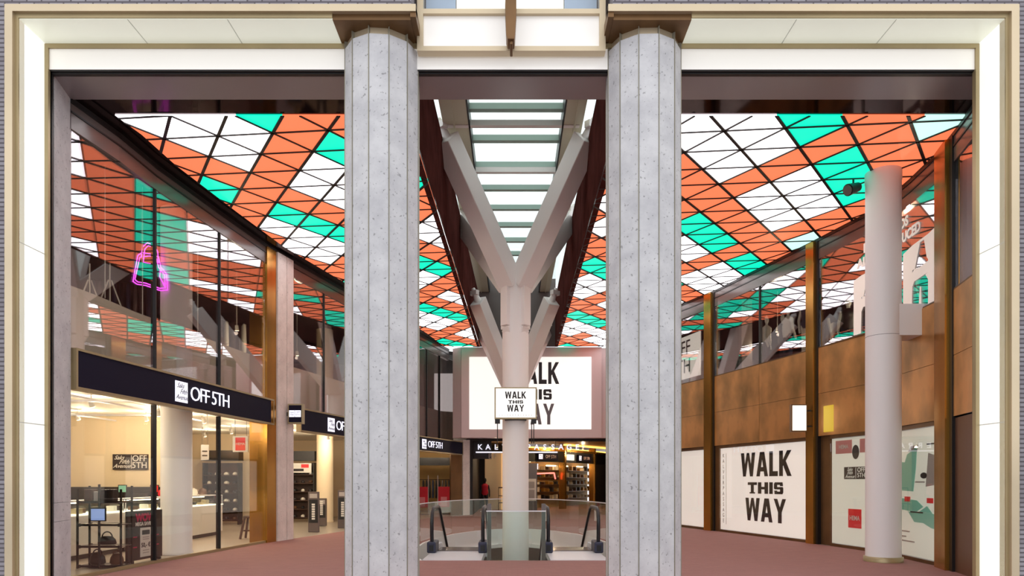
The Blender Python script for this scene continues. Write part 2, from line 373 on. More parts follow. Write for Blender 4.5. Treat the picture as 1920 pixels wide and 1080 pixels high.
GRID_R = [
    (-6, 3, [1]),
    (-5, 2, [1, 1, 1]),
    (-4, 1, [1, 0, 0, 2, 2]),
    (-3, -1, [1, 1, 1, 3, 1, 1, 2, 1]),
    (-2, -2, [1, 1, 1, 1, 1, 1, 1, 1, 0]),
    (-1, -3, [1, 1, 2, 2, 1, 2, 2, 2, 1, 1, 0]),
    (0, -4, [0, 0, 0, 0, 0, 1, 0, 0, 0, 1, 1, 1, 0]),
    (1, -5, [0, 0, 0, 0, 0, 0, 1, 0, 0, 0, 1, 3, 1, 1, 0]),
    (2, -6, [1, 1, 1, 0, 0, 1, 1, 1, 1, 1, 1, 1, 1, 1, 1, 1, 1]),
    (3, -5, [1, 1, 1, 0, 0, 1, 1, 2, 2, 2, 1, 2, 2, 1, 1, 1, 1]),
    (4, -4, [1, 1, 1, 0, 1, 1, 1, 0, 0, 1, 0, 0, 0, 1, 1, 1, 1]),
    (5, -3, [1, 1, 1, 0, 1, 1, 1, 1, 1, 0, 0, 0, 1, 1, 1, 1, 1]),
    (6, -2, [1, 1, 1, 1, 1, 1, 0, 0, 2, 1, 1, 1, 1, 1, 1, 1, 1]),
    (7, -1, [1, 1, 1, 2, 2, 0, 0, 2, 2, 0, 1, 1, 1, 1, 1, 1, 1]),
    (8, 0, [0, 1, 1, 0, 0, 1, 2, 2, 0, 0, 2, 1, 1, 1, 1, 1, 1]),
    (9, 1, [0, 1, 0, 0, 1, 0, 2, 0, 0, 2, 2, 1, 1, 1, 1, 1, 1]),
    (10, 2, [2, 1, 1, 1, 1, 1, 1, 1, 1, 1, 0, 0, 1, 1, 1, 2, 2]),
    (11, 3, [2, 1, 1, 2, 2, 2, 1, 1, 1, 0, 0, 1, 1, 2, 2]),
    (12, 4, [0, 1, 1, 0, 0, 0, 0, 1, 1, 1, 1, 1, 0]),
    (13, 5, [0, 1, 0, 0, 1, 0, 0, 0, 1, 1, 1]),
    (14, 6, [2, 2, 1, 1, 1, 1, 1, 0, 1]),
    (15, 7, [2, 2, 1, 2, 1, 0, 0]),
    (16, 8, [0, 0, 1, 1, 1]),
    (17, 9, [0, 1]),
]

# ============================================================ THE SETTING
def struct(o): o['kind'] = 'structure'; return o
# ---- floor, with the oval escalator well left open
WELL = [(1.98, 13.85), (2.3, 15.0), (2.45, 16.5), (2.45, 18.0), (2.25, 19.5), (1.9, 21.0), (1.3, 22.3), (.6, 23.1), (0.02, 23.4)]
WX = .1
def slices(side):
    return [(WX + side * w, y) for w, y in WELL]
fl = MB()
ys = sorted(set([y for _, y in WELL] + [p[1] for p in LP if 13.9 < p[1] < 23.3] + [p[1] for p in RPL if 13.9 < p[1] < 23.3] + [14.4, 20.3, 22.7]))
def well_w(y):
    for (w0, y0), (w1, y1) in zip(WELL, WELL[1:]):
        if y0 <= y <= y1: return w0 + (w1 - w0) * (y - y0) / (y1 - y0)
    return 0
def strip(m, xa0, xb0, y0, xa1, xb1, y1, z=0, t=.12):
    m.prism([(xa0, y0), (xb0, y0), (xb1, y1), (xa1, y1)], z - t, z)
yy = [9.0, 11.15, 12.2, 12.8, 13.85]
def lx(y): return wall_x(LP, y) if y >= 11.08 else -7.0
def rx_(y): return wall_x(RPL, y) if y >= 11.15 else 7.0
for a, b in zip(yy, yy[1:]): strip(fl, lx(a), rx_(a), a, lx(b), rx_(b), b)
for a, b in zip(ys, ys[1:]):
    strip(fl, lx(a), WX - well_w(a), a, lx(b), WX - well_w(b), b)
    strip(fl, WX + well_w(a), rx_(a), a, WX + well_w(b), rx_(b), b)
yy = [23.4, 23.9, 27.0, 28.6, 31.0, 32.9]
for a, b in zip(yy, yy[1:]): strip(fl, lx(a), rx_(a), a, lx(b), rx_(b), b)
fl.box(-3.2, 9.5, 32.9, 56, -.12, 0)
floor = struct(fl.build('floor', M_FLOOR))
st = MB(); st.box(-30, 30, -8, 9.0, -.12, -.0)
struct(st.build('floor', M_PAVE))
sf = MB()
for a, b in zip([11.08, 12.2, 13.4, 15.7, 18.0, 22.1, 28.6, 32.9], [12.2, 13.4, 15.7, 18.0, 22.1, 28.6, 32.9, 40]):
    xb = lx(b) if b < 33 else -3.2
    sf.prism([(-17, a), (lx(a) - .002, a), (xb - .002, b), (-17, b)], -.14, -.004)
for a, b in zip([11.15, 12.8, 15.0, 17.8, 22, 23.9, 31.0], [12.8, 15.0, 17.8, 22, 23.9, 31.0, 34.0]):
    sf.prism([(rx_(a) + .002, a), (16, a), (16, b), (rx_(b) + .002, b)], -.14, -.004)
struct(sf.build('floor', M_SHOPFLOOR))
# ---- lower level seen down the well, white slab edge rings
we = MB()
for side in (-1, 1):
    P = slices(side)
    for (a, b) in zip(P, P[1:]):
        d = Vector((b[0] - a[0], b[1] - a[1])).normalized(); nrm = Vector((d.y, -d.x)) * (1 if side < 0 else -1)
        q = [(a[0], a[1]), (b[0], b[1]), (b[0] + nrm.x * .06, b[1] + nrm.y * .06), (a[0] + nrm.x * .06, a[1] + nrm.y * .06)]
        we.prism(q, -.62, -.002)
        q2 = [(a[0], a[1]), (b[0], b[1]), (b[0] + nrm.x * .16, b[1] + nrm.y * .16), (a[0] + nrm.x * .16, a[1] + nrm.y * .16)]
        we.prism(q2, -.62, -.50)
we.box(WX - 2.0, WX + 2.0, 13.75, 13.84, -.62, -.002)
struct(we.build('trim_1', M_WHITEC))
lf = MB(); lf.box(-9, 9, 10, 30, -4.7, -4.6); struct(lf.build('floor', M_SHOPFLOOR))
lw = MB(); lw.box(-9, 9, 29.9, 30, -4.6, -.7); lw.box(-9, -8.9, 10, 30, -4.6, -.7); lw.box(8.9, 9, 10, 30, -4.6, -.7); lw.box(-9, 9, 10, 10.1, -4.6, -.7)
struct(lw.build('wall_lower_level', M_CREAM2))

# ---- ceiling: dark mirror lining, luminous triangles, black grid
SKL, SKR = -1.78, 1.82
def offs(poly, d): return [(x + d, y) for x, y in poly]
lpl = [p for p in LP if 11.1 < p[1] < 31.3]; rpl = [p for p in RPL if 11.2 < p[1] < 31.3]
def skx(side, y):   # the skylight edge narrows a little towards the far end
    t = (y - 11) / 20.3
    return (SKL + t * .30) if side < 0 else (SKR + t * .16)
YE = 31.3
Lreg = [(wall_x(LP, 11.1), 11.08)] + lpl + [(wall_x(LP, YE), YE), (skx(-1, YE), YE), (skx(-1, 11.08), 11.08)]
Rreg = [(wall_x(RPL, 11.15), 11.08)] + rpl + [(wall_x(RPL, YE), YE), (skx(1, YE), YE), (skx(1, 11.08), 11.08)]
ceiling = root('ceiling', (0, 0, CEIL), kind='structure')
m = MB(); m.prism(Lreg, .02, .10); m.prism(Rreg, .02, .10); m.build('mirror_lining', M_MIRROR, ceiling)
Ll = [(wall_x(LP, YF) + .38, YF)] + [(x + .40, y) for x, y in lpl if y > 12] + [(wall_x(LP, YE) + .1, YE - .05), (skx(-1, YE), YE - .05), (skx(-1, YF), YF)]
Rl = [(7.68, YF)] + [(x - .06, y) for x, y in rpl if y > 12] + [(wall_x(RPL, YE) - .1, YE - .05), (skx(1, YE), YE - .05), (skx(1, YF), YF)]
LAT = [((-5.2621, 12.2207), (.51714, .67548), (-.49717, .7752), GRID_L, Ll, 'L'),
       ((4.7851, 11.9491), (.53082, .68475), (-.50764, .78165), GRID_R, Rl, 'R')]
pan = MB(); grd = MB()
for o_, b_, c_, rows, reg, sd in LAT:
    def V(i, j): return (o_[0] + i * b_[0] + j * c_[0], o_[1] + i * b_[1] + j * c_[1])
    def line(p, q, w):
        d = Vector((q[0] - p[0], q[1] - p[1])).normalized() * w / 2; nx, ny = -d.y, d.x
        pg = clip(reg, [(p[0] + nx - d.x * .3, p[1] + ny - d.y * .3), (q[0] + nx, q[1] + ny), (q[0] - nx, q[1] - ny), (p[0] - nx, p[1] - ny)])
        if len(pg) > 2: grd.prism(pg, -.022, -.004)
    for j, i0, s_ in rows:
        for ii, ch in enumerate(s_):
            if ch < 0: continue
            i = ii + i0
            a, b, c, d = V(i, j), V(i + 1, j), V(i + 1, j + 1), V(i, j + 1)
            if min(p[1] for p in (a, b, c, d)) > 32 or max(p[1] for p in (a, b, c, d)) < 11: continue
            pan.cur = ch
            pg = clip(reg, [a, b, c, d])
            if len(pg) > 2: pan.prism(pg, 0, .02)
            wb, wc = (.032, .055) if sd == 'L' else (.055, .032)
            line(a, b, wb); line(a, d, wc); line(d, b, .032)
pan.build('light_panel_field', [M_LW, M_LO, M_LG, M_LP], ceiling)
grd.build('panel_grid', M_BLACK, ceiling)
# skylight upstand, frame and glass
SZ, GZ = 10.0, 10.6
m = MB()
for side in (-1, 1):
    x0, x1 = skx(side, 11.08), skx(side, YE); o2 = side * .12
    m.prism([(x0, 11.08), (x1, YE), (x1 + o2, YE), (x0 + o2, 11.08)], -.02, SZ - CEIL)
m.build('skylight_upstand', M_UPSTAND, ceiling)
m = MB(); m.box(-1.8, 2.0, YE, YE + .15, 0, GZ - CEIL + .3); m.build('skylight_end_wall', M_SPAND, ceiling)
m = MB(); m.box(-1.9, 1.95, 10.95, 11.08, .13, GZ - CEIL + .3); m.build('skylight_end_wall', M_SPAND, ceiling)
M_RAIL = pbr('olive_grey_beam', (220, 216, 192), .4, .2)
M_XB = pbr('green_grey_beam', (160, 182, 172), .4, .2)
for xa, xb in ((-1.68, -1.06), (1.26, 1.72)):
    m = MB(); m.box(xa, xb, 11.08, YE, GZ - CEIL - .30, GZ - CEIL + .1); m.box(xa + .25, xa + .29, 11.08, YE, GZ - CEIL - .34, GZ - CEIL - .3)
    m.build('long_beam', M_RAIL, ceiling)
    xe = xb if xa < 0 else xa - .04
    B(xe, xe + .04, 11.08, YE, GZ - CEIL - .32, GZ - CEIL + .1).build('long_beam_edge', M_BLACK, ceiling)
for k in range(-3, 10):
    y = 16.4 + 1.5 * k
    if 11.3 < y < 31: B(-1.06, 1.26, y - .08, y + .08, GZ - CEIL - .09, GZ - CEIL + .06).build('cross_beam', M_XB, ceiling)
B(-2.6, 2.6, 10.6, YE + .3, GZ - CEIL + .1, GZ - CEIL + .12).build('skylight_pane', G_SKY, ceiling)

# ---- grey soffit behind the portal and black door track
m = MB(); m.box(-7.2, 7.75, 10.4, 11.08, CEIL - .0, CEIL + .12); struct(m.build('trim_2', M_SOFFIT))
m = MB(); m.box(-7.0, 7.0, 10.26, 10.4, CEIL - .03, CEIL + .12); m.box(-7.0, 7.0, 10.30, 10.33, CEIL - .05, CEIL - .03); struct(m.build('trim_3', M_BLACK))

# ============================================================ FACADE (street side)
Y1, Y2 = 9.65, 10.24
PZ = 8.17
fw = MB()
fw.box(-12, -7.16, 9.75, 10.2, 0, 14); fw.box(7.16, 12, 9.75, 10.2, 0, 14)
fw.box(-7.16, -1.44, 9.75, 10.2, 8.34, 14); fw.box(1.44, 7.16, 9.75, 10.2, 8.34, 14)
struct(fw.build('wall_front', M_BRICKW))
m = MB()
for s in (-1, 1):      # outer champagne strip and dark lip
    m.box(s * 7.16, s * 7.05, Y1 - .02, 9.8, 0, 8.24)
    m.box(s * 7.16, s * 1.36, Y1 - .02, 9.8, 8.24, 8.34)
struct(m.build('trim_4', M_TRIM))
m = MB()
for s in (-1, 1):
    m.box(s * 7.05, s * 7.0, Y1 + .03, 9.8, 0, 8.24); m.box(s * 7.0, s * 2.55, Y1 + .03, 9.8, 8.18, 8.24)
    m.box(s * 7.0, s * 6.945, Y2 - .02, Y2 + .06, 0, 8.16); m.box(s * 6.945, s * 1.4, Y2 - .02, Y2 + .06, 8.095, 8.16)
struct(m.build('trim_5', M_GOLD))
for s, nm in ((-1, 'left'), (1, 'right')):
    m = MB(); m.box(s * 7.0, s * 7.12, Y1 + .05, Y2 + .0, 0, PZ); o = struct(m.build('wall_reveal_' + nm, M_LUM))
    jm = MB(); jm.box(s * 7.0, s * 6.998, Y1 + .05, Y2, 2.44, 2.452); jm.box(s * 7.0, s * 6.998, Y1 + .05, Y2, 5.0, 5.012); jm.build('panel_joint', M_JOINT, o)
    m = MB(); m.box(s * 7.0, s * 2.55, Y1 + .05, Y2, PZ, PZ + .07); o = struct(m.build('ceiling_reveal_' + nm, M_LUM2))
    jm = MB()
    for x in (5.47, 4.05): jm.box(s * x, s * (x - .01), Y1 + .05, Y2, PZ - .003, PZ)
    jm.build('panel_joint', M_JOINT, o)
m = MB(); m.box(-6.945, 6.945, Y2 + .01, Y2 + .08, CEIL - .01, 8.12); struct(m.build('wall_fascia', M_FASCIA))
# bronze soffits round the pillar heads
for s in (-1, 1):
    m = MB(); m.box(s * 2.55, s * 1.44, Y1 + .05, 10.4, PZ - .01, PZ + .09); m.box(s * 1.44, s * 1.36, Y1 + .0, 10.4, PZ, 8.33)
    struct(m.build('trim_7', M_DBRONZE))
# jambs
def wallpiece(name, p, q, z0, z1, t, mat, parent=None, inward=True):
    loc, rz, L = frame(p, q)
    return MB().box(0, L, 0, t, z0, z1).build(name, mat, parent, loc, rz)
jl = MB()
for z0, z1 in ((0, .98), (.985, 1.27), (1.275, CEIL)):
    jl.prism([(-6.99, 10.42), (-7.16, 11.08), (-7.5, 11.08), (-7.4, 10.42)], z0, z1)
struct(jl.build('trim_8', M_STONE))
m = MB(); m.box(-7.3, -6.945, 10.27, 10.34, 0, CEIL + .1); m.box(6.95, 7.35, 10.27, 10.31, 0, CEIL + .1); struct(m.build('trim_9', M_BLACK))
m = MB(); m.box(6.99, 7.02, 10.24, 10.3, 0, CEIL + .1); m.prism([(6.985, 10.31), (7.6, 11.15), (7.9, 11.15), (7.35, 10.31)], 0, CEIL + .1); struct(m.build('trim_10', M_DARK))
# brick wings behind the facade so that shops are enclosed
m = MB(); m.box(-17, -7.3, 10.9, 11.05, 0, 9); m.box(7.6, 16, 10.9, 11.05, 0, 9); struct(m.build('wall_shop_front', M_DARK))

# ---- bay window over the middle opening
bw = root('window_1', (0, 10.1, 0), kind='structure')
m = MB(); m.box(-1.31, 1.29, -.04, .1, 7.95, 8.02); m.box(-1.31, 1.29, -.04, .1, 8.50, 8.57)
m.box(-1.40, -1.31, -.04, .1, 7.95, 14); m.box(1.29, 1.38, -.04, .1, 7.95, 14); m.build('window_frame', M_TRIM, bw)
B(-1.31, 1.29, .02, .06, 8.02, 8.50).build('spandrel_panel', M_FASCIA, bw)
m = MB(); m.box(-1.31, -.86, .30, .34, 8.57, 14); m.box(.80, 1.29, .30, .34, 8.57, 14); m.build('blind', M_SKY_BLIND, bw)
B(-.86, .80, .5, .54, 8.5, 14).build('lit_back_panel', M_LBOX, bw)
B(-1.31, 1.29, .0, .015, 8.57, 14).build('pane', glass('upper_window_glass', (.95, .97, .99), 1.45, 1.0), bw)
fin = MB(); fin.prism_y([(-.075, 8.0), (-.055, 7.93), (.045, 7.93), (.055, 8.0), (.075, 8.35), (.065, 9.2), (-.065, 9.2), (-.09, 8.4)], -.34, -.10)
fin.box(-.02, .02, -.3, .0, 7.88, 7.95)
o = fin.build('bronze_fin', M_DBRONZE, None, (-.01, 10.1, 0), bevel=.012)
tag(o, 'upright bronze fin projecting in front of the white panel above the middle opening', 'facade fin')

# ---- two polygonal stone pillars
def pillar(x, ang, label):
    r = root('stone_pillar', (x, 10.37, 0), 0, label, 'pillar', 'clad pillars of the portal')
    R = .56; n = 12
    an = [math.radians(ang + 30 * k) for k in range(n)]
    P = [(R * math.sin(a), -R * math.cos(a)) for a in an]
    m = MB()
    for k in range(n):
        p, q = Vector(P[k]), Vector(P[(k + 1) % n]); e = (q - p).normalized() * .008
        a, b = p + e, q - e
        m.prism([(a.x, a.y), (b.x, b.y), (b.x * .8, b.y * .8), (a.x * .8, a.y * .8)], 0, 8.05)
    m.build('stone_cladding', M_STONE, r)
    MB().prism([(p[0] * .97, p[1] * .97) for p in P], 0, 8.04).build('core', M_DARK, r)
    MB().prism([(p[0] * .93, p[1] * .93) for p in P], 8.04, PZ).build('collar', M_TRIM, r)
    for a in an:
        s, c = math.sin(a), -math.cos(a)
        MB().beam((s * (R - .02), c * (R - .02), 0), (s * (R - .02), c * (R - .02), PZ), .010, .056, side=(-c, s, 0)).build('brass_strip', M_STRIP, r)
    return r
pillar(-1.965, -10, 'polygonal grey stone pillar of the portal nearest the black shop signs')
pillar(1.99, 13, 'polygonal grey stone pillar of the portal nearest the tall WALK THIS WAY poster')

# ============================================================ SHOPFRONTS, in their own coordinates:
# x runs left to right seen from the hall, y goes into the shop, z up
SB, ST = 3.10, 3.78        # sign band
def pane_run(parent, poly, pxs, z0, z1, gl, mull=True, mw=.035):
    """panes between wall stations, black joints between"""
    for k, (a, b) in enumerate(zip(pxs, pxs[1:])):
        p, q = a, b
        loc, rz, L = frame(p, q)
        MB().box(.012, L - .012, 0, .02, z0, z1).build('pane', gl, parent, loc, rz)
        if mull and k > 0:
            MB().box(-mw / 2, mw / 2, -.03, .07, z0, z1).build('mullion', M_BLACK, parent, loc, rz)
def saks_logo(parent, x, z, w, y, mat, bgmat=None, rz=0):
    """square with three lines of handwriting"""
    if bgmat: B(x - w / 2, x + w / 2, y - .012, y, z - w / 2, z + w / 2).build('logo_square', bgmat, parent)
    for i, (t_, dx) in enumerate((('Saks', -.12), ('Fifth', .12), ('Avenue', 0))):
        text('logo_script', t_, w * .34, mat, parent, (x + dx * w, y - .016, z + w * (.29 - .28 * i)), xs=.95, shear=.55, ext=.002, bold=.0)
def off5th(parent, x, z, h, y, mat, one_line=True):
    if one_line:
        o = text('lettering', 'OFF 5TH', h * 1.38, mat, parent, (x, y - .02, z), xs=1.10, ext=.008, space=.84, bold=-.004)
    else:
        text('lettering', 'OFF', h * .64, mat, parent, (x, y - .016, z + h * .23), xs=.9, ext=.003, space=.85)
        text('lettering', '5TH', h * .64, mat, parent, (x, y - .016, z - h * .24), xs=.9, ext=.003, space=.85)
def sign_band(p, q, z0, z1, xs_, label, group=None, scale=1.0):
    loc, rz, L = frame(p, q)
    r = root('shop_sign', loc, rz, label, 'shop sign', group)
    B(.04, L - .04, -.05, .05, z0 + .04, z1 - .04).build('sign_face', M_NAVY, r)
    m = MB(); m.box(0, L, -.07, .08, z1 - .04, z1); m.box(0, L, -.07, .08, z0, z0 + .05); m.box(0, .04, -.07, .08, z0 + .05, z1 - .04); m.box(L - .04, L, -.07, .08, z0 + .05, z1 - .04)
    m.build('sign_frame', M_GOLD, r)
    h = (z1 - z0)
    w = h * .62
    saks_logo(r, xs_, (z0 + z1) / 2, w, -.05, M_INK, M_LETTER)
    off5th(r, xs_ + w * .5 + .06 + .82 * scale, (z0 + z1) / 2 - .0, h * .46, -.05, M_LETTER)
    return r
# ---------------- wall on the shop side with the black signs
wl_ = root('wall_left', (0, 0, 0), kind='structure')
def wp(name, p, q, x0, x1, y0, y1, z0, z1, mat, parent):
    loc, rz, L = frame(p, q)
    return MB().box(x0 if x0 is not None else 0, x1 if x1 is not None else L, y0, y1, z0, z1).build(name, mat, parent, loc, rz)
def L_(px): return hit(LP, px)
def R_(px): return hit(RPL, px)
l0, l1, l2, l3 = L_(133), L_(290), L_(411), L_(497)
# top fascia along the whole curve
def top_fascia(poly, parent, z0, flip=False):
    pts = poly if not flip else poly[::-1]
    for a, b in zip(pts, pts[1:]):
        loc, rz, L = frame(a, b)
        MB().box(-.02, L + .02, -.02, .12, z0, CEIL - .07).build('top_fascia', M_SPAND, parent, loc, rz)
        MB().box(-.02, L + .02, -.04, .12, CEIL - .07, CEIL + .05).build('top_rail', M_BLACK, parent, loc, rz)
        MB().box(-.02, L + .02, -.035, .0, z0 + .26, z0 + .29).build('top_rail', M_BLACK, parent, loc, rz)
top_fascia(LP[:-1], wl_, 7.32)
w1 = root('window_2', (0, 0, 0), kind='structure')
pane_run(w1, LP, [l0, l1, l2, l3], ST, 7.32, G_UP)
w2 = root('window_3', (0, 0, 0), kind='structure')
pane_run(w2, LP, [l0, l1, l2, l3], .06, SB, G_LOW)
for a, b in ((l0, l1), (l1, l2), (l2, l3)): wp('sill', a, b, 0, None, -.02, .06, 0, .06, M_GOLD, w2)
sg = sign_band(L_(136), L_(510), SB, ST, 2.92, 'long black shop sign with OFF 5TH in white above the glass by the entrance jamb', 'shop sign bands', 1.0)
# brass pilaster then stone pilaster
def pilaster(name, p, q, mat, z1=CEIL - .05, d=.22, out=.06):
    loc, rz, L = frame(p, q)
    return struct(MB().box(0, L, -out, d, 0, z1).build(name, mat, None, loc, rz))
pilaster('trim_11', L_(497), L_(514), M_BRASS, d=.45)
pilaster('trim_12', L_(515.5), L_(532), M_STONE2, out=.09, d=.5)
pilaster('trim_13', L_(533), L_(545), M_STONE2, out=.09, d=.5)
# second shop
w3 = root('window_4', (0, 0, 0), kind='structure')
q0, q1, q2, q3, q4 = L_(546), L_(607), L_(668), L_(705), L_(722)
pane_run(w3, LP, [q0, q1, q2, q3, q4], 3.72, 7.32, G_UP)
w3b = root('window_5', (0, 0, 0), kind='structure')
pane_run(w3b, LP, [q2, q3, q4], .0, 2.95, G_LOW)
sign_band(L_(560), L_(722), 3.02, 3.70, 1.80, 'black shop sign with OFF 5TH over the open doorway beyond the paired stone strips', 'shop sign bands')
pilaster('trim_14', L_(723), L_(734), M_STONE2, out=.09, d=.5)
w4 = root('window_6', (0, 0, 0), kind='structure')
pane_run(w4, LP, [L_(735), L_(760), L_(800), L_(824), L_(850)], 3.5, 7.32, glass('far_dark_glass', (.55, .5, .48), 1.6, 1.3))
sign_band(L_(750), L_(866), 2.86, 3.5, .0 + 2.05, 'small black shop sign with OFF 5TH below the pink grey screen housing', 'shop sign bands', 1.0)
pilaster('trim_15', L_(867.5), L_(880), M_STONE2, z1=3.6, out=.05, d=.4)
wp('door_frame', L_(845), L_(866), 0, None, -.02, .1, 0, 2.86, M_DBRONZE, wl_)
# projecting cube sign
loc, rz, _ = frame(L_(536), L_(560))
ps = root('projecting_sign', (loc[0] + .12, loc[1] - .1, 0), 0, 'black box sign with small white logo projecting from the stone strip', 'sign')
B(0, .40, -.1, .1, 3.18, 3.72).build('sign_box', M_GOLD, ps)
B(.03, .37, -.115, -.1, 3.22, 3.68).build('sign_face', M_NAVY, ps)
B(.04, .19, -.122, -.115, 3.36, 3.54).build('logo_square', M_LETTER, ps); B(.20, .36, -.122, -.115, 3.36, 3.54).build('logo_square', M_LETTER, ps)
text('logo_script', 'Saks\nFifth', .065, M_INK, ps, (.115, -.125, 3.45), shear=.4, ext=.001)
text('lettering', 'OFF\n5TH', .07, M_INK, ps, (.28, -.125, 3.45), ext=.001)
B(-.06, 0, -.02, .02, 3.4, 3.5).build('bracket', M_BLACK, ps)

# ---------------- wall on the bronze side
wr_ = root('wall_right', (0, 0, 0), kind='structure')
top_fascia(RPL[:-1], wr_, 7.28, flip=True)
BZ0, BZ1 = 2.76, 5.0
def bronze_run(pxs, z0=BZ0, z1=BZ1):
    for a, b in zip(pxs, pxs[1:]):
        p, q = R_(a), R_(b); loc, rz, L = frame(p, q)
        h = (z1 - z0)
        MB().box(.006, L - .006, -.03, .08, z0, z0 + h * .48).build('bronze_panel', M_BRONZE, wr_, loc, rz)
        MB().box(.006, L - .006, -.03, .08, z0 + h * .48 + .008, z1).build('bronze_panel', M_BRONZE, wr_, loc, rz)
        MB().box(0, L, 0, .3, z0, z1 - .01).build('backing', M_DARK, wr_, loc, rz)
bronze_run([1140, 1195]); bronze_run([1207, 1265, 1325]); bronze_run([1341, 1425, 1518]); bronze_run([1536, 1635, 1765]); bronze_run([1791, 1828])
def pil_r(name, a, b, z1=CEIL - .05):
    p, q = R_(a), R_(b); loc, rz, L = frame(p, q)
    r = root(name, loc, rz, kind='structure')
    MB().box(0, L * .8, -.12, .18, 0, z1).build('brass_face', M_BRASS, r)
    MB().box(L * .8, L, -.05, .18, 0, z1).build('shadow_gap', M_BLACK, r)
pil_r('trim_16', 1195, 1207); pil_r('trim_17', 1325, 1341); pil_r('trim_18', 1518, 1536); pil_r('trim_19', 1765, 1791)
G_RUP = G_UP
for k, ps_ in enumerate(([1140, 1195], [1207, 1265, 1325], [1341, 1425, 1518], [1536, 1765], [1791, 1828])):
    w = root('window_%d' % (7 + k), (0, 0, 0), kind='structure')
    pts = [R_(v) for v in ps_]
    if k == 3: pts = [R_(1536), R_(1655), R_(1765)]
    pane_run(w, RPL, pts, BZ1 + .02, 7.28, G_RUP, mull=(k not in (3,)))
    for a, b in zip(pts, pts[1:]): wp('sill', a, b, 0, None, -.03, .1, BZ1, BZ1 + .03, M_DBRONZE, w)
# ground floor of the bronze side: framed posters behind glass
def poster_bay(a, b, name, mat, label, z0=.08, z1=2.66, rail=True):
    p, q = R_(a), R_(b); loc, rz, L = frame(p, q)
    r = root(name, loc, rz, label, 'window poster')
    B(.02, L - .02, .03, .05, z0, z1).build('poster_sheet', mat, r)
    w = MB(); w.box(0, L, -.01, .08, 0, z0 - .01); w.box(0, L, -.01, .08, z1 + .01, BZ0)
    w.build('window_frame', M_DBRONZE, wr_, loc, rz)
    MB().box(0, L, -.005, .005, z0, z1).build('pane', G_LOW, wr_, loc, rz)
    return r, L
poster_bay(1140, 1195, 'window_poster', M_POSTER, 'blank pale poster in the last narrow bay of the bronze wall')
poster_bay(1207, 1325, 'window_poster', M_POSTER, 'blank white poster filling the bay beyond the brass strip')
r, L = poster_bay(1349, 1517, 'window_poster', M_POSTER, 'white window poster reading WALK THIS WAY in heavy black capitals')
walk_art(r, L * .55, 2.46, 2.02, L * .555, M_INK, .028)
B(.34, .35, .025, .029, .25, 2.5).build('ruled_line', M_INK, r)
for k, ch in enumerate('KALVERPASSAGE'):
    text('lettering', ch, .17, M_INK, r, (.19, .026, 2.42 - k * .172), xs=.9, ext=.001)
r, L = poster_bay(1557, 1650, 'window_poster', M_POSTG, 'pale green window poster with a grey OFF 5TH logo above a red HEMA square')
B(L * .28, L * .73, .022, .028, 1.66, 1.95).build('logo_panel', pbr('charcoal_print', (82, 76, 74), .5), r)
B(L * .52, L * .525, .018, .022, 1.68, 1.93).build('divider', M_POSTG, r)
for i, t_ in enumerate(('Saks', 'Fifth', 'Avenue')): text('logo_script', t_, .11, M_POSTG, r, (L * .40, .018, 1.89 - .085 * i), shear=.5, ext=.001)
text('lettering', 'OFF\n5TH', .15, M_POSTG, r, (L * .63, .018, 1.81), ext=.001, line=.85)
B(L * .37, L * .63, .018, .028, .50, .95).build('logo_square', M_REDS, r)
text('lettering', 'HEMA', .15, M_WHITE, r, (L * .5, .014, .73), ext=.001, bold=.004, xs=.9)
B(L * .10, L * .44, .022, .028, 2.28, 2.60).build('red_patch', pbr('red_reflection_print', (214, 150, 146), .5), r)  # reflection of a HEMA sign, painted as red patches on the poster
B(L * .60, L * .98, .022, .028, 2.28, 2.60).build('red_patch', MATS['red_reflection_print'], r)
text('lettering', 'HEMA', .13, M_WHITE, r, (L * .27, .018, 2.44), ext=.001, bold=.003)
text('lettering', 'HEMA', .13, M_WHITE, r, (L * .8, .018, 2.44), ext=.001, bold=.003)
m = MB(); m.prism_y([(L * .52 + .12 * math.cos(t * math.pi / 8), 2.30 + .17 * math.sin(t * math.pi / 8)) for t in range(16)], .016, .022); m.build('reflected_oval', MATS['charcoal_print'], r)  # dark oval of the same painted reflection
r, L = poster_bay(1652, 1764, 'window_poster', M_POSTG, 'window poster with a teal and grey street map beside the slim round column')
def shape(nm, pts, mat, y0=.020): MB().prism_y([(L * u, z) for u, z in pts], y0, .028).build(nm, mat, r)
shape('map_area', [(.30, 1.42), (.33, 2.02), (.42, 2.0), (.46, 2.16), (.62, 2.3), (.60, 1.85), (.56, 1.40)], M_TEAL)
shape('map_area', [(.30, 1.26), (.62, 1.22), (.72, 1.10), (.60, .98), (.34, 1.02)], M_TEAL)
shape('map_area', [(.48, .98), (.66, 1.0), (.78, 1.12), (.86, .98), (.99, .93), (.99, .66), (.84, .70), (.72, .78), (.58, .78)], M_TEAL)
shape('map_area', [(.76, 1.50), (.80, 2.16), (.98, 2.06), (.98, 1.56)], M_GREYMAP)
shape('map_area', [(.48, 2.22), (.52, 2.32), (.64, 2.34), (.62, 2.2)], M_GREYMAP)
shape('map_mark', [(.73 + .05 * math.cos(t * math.pi / 6), 1.72 + .06 * math.sin(t * math.pi / 6)) for t in range(12)], M_INK, .016)
for u, z in ((.42, 1.24), (.78, 1.23)):
    shape('map_mark', [(u, z - .05), (u + .09, z - .05), (u + .09, z + .05), (u, z + .05)], M_REDS, .016)
shape('map_mark', [(.90, .80), (.99, .80), (.99, .93), (.90, .93)], M_INK, .014)
for k, (u, w, z) in enumerate(((.52, .20, .97), (.78, .2, 2.32), (.34, .16, .56), (.34, .1, .45), (.34, .24, .36), (.6, .14, 1.58))):
    shape('caption_line', [(u, z), (u + w, z), (u + w, z + .025), (u, z + .025)], M_INK if k < 2 else M_GREYMAP, .014)
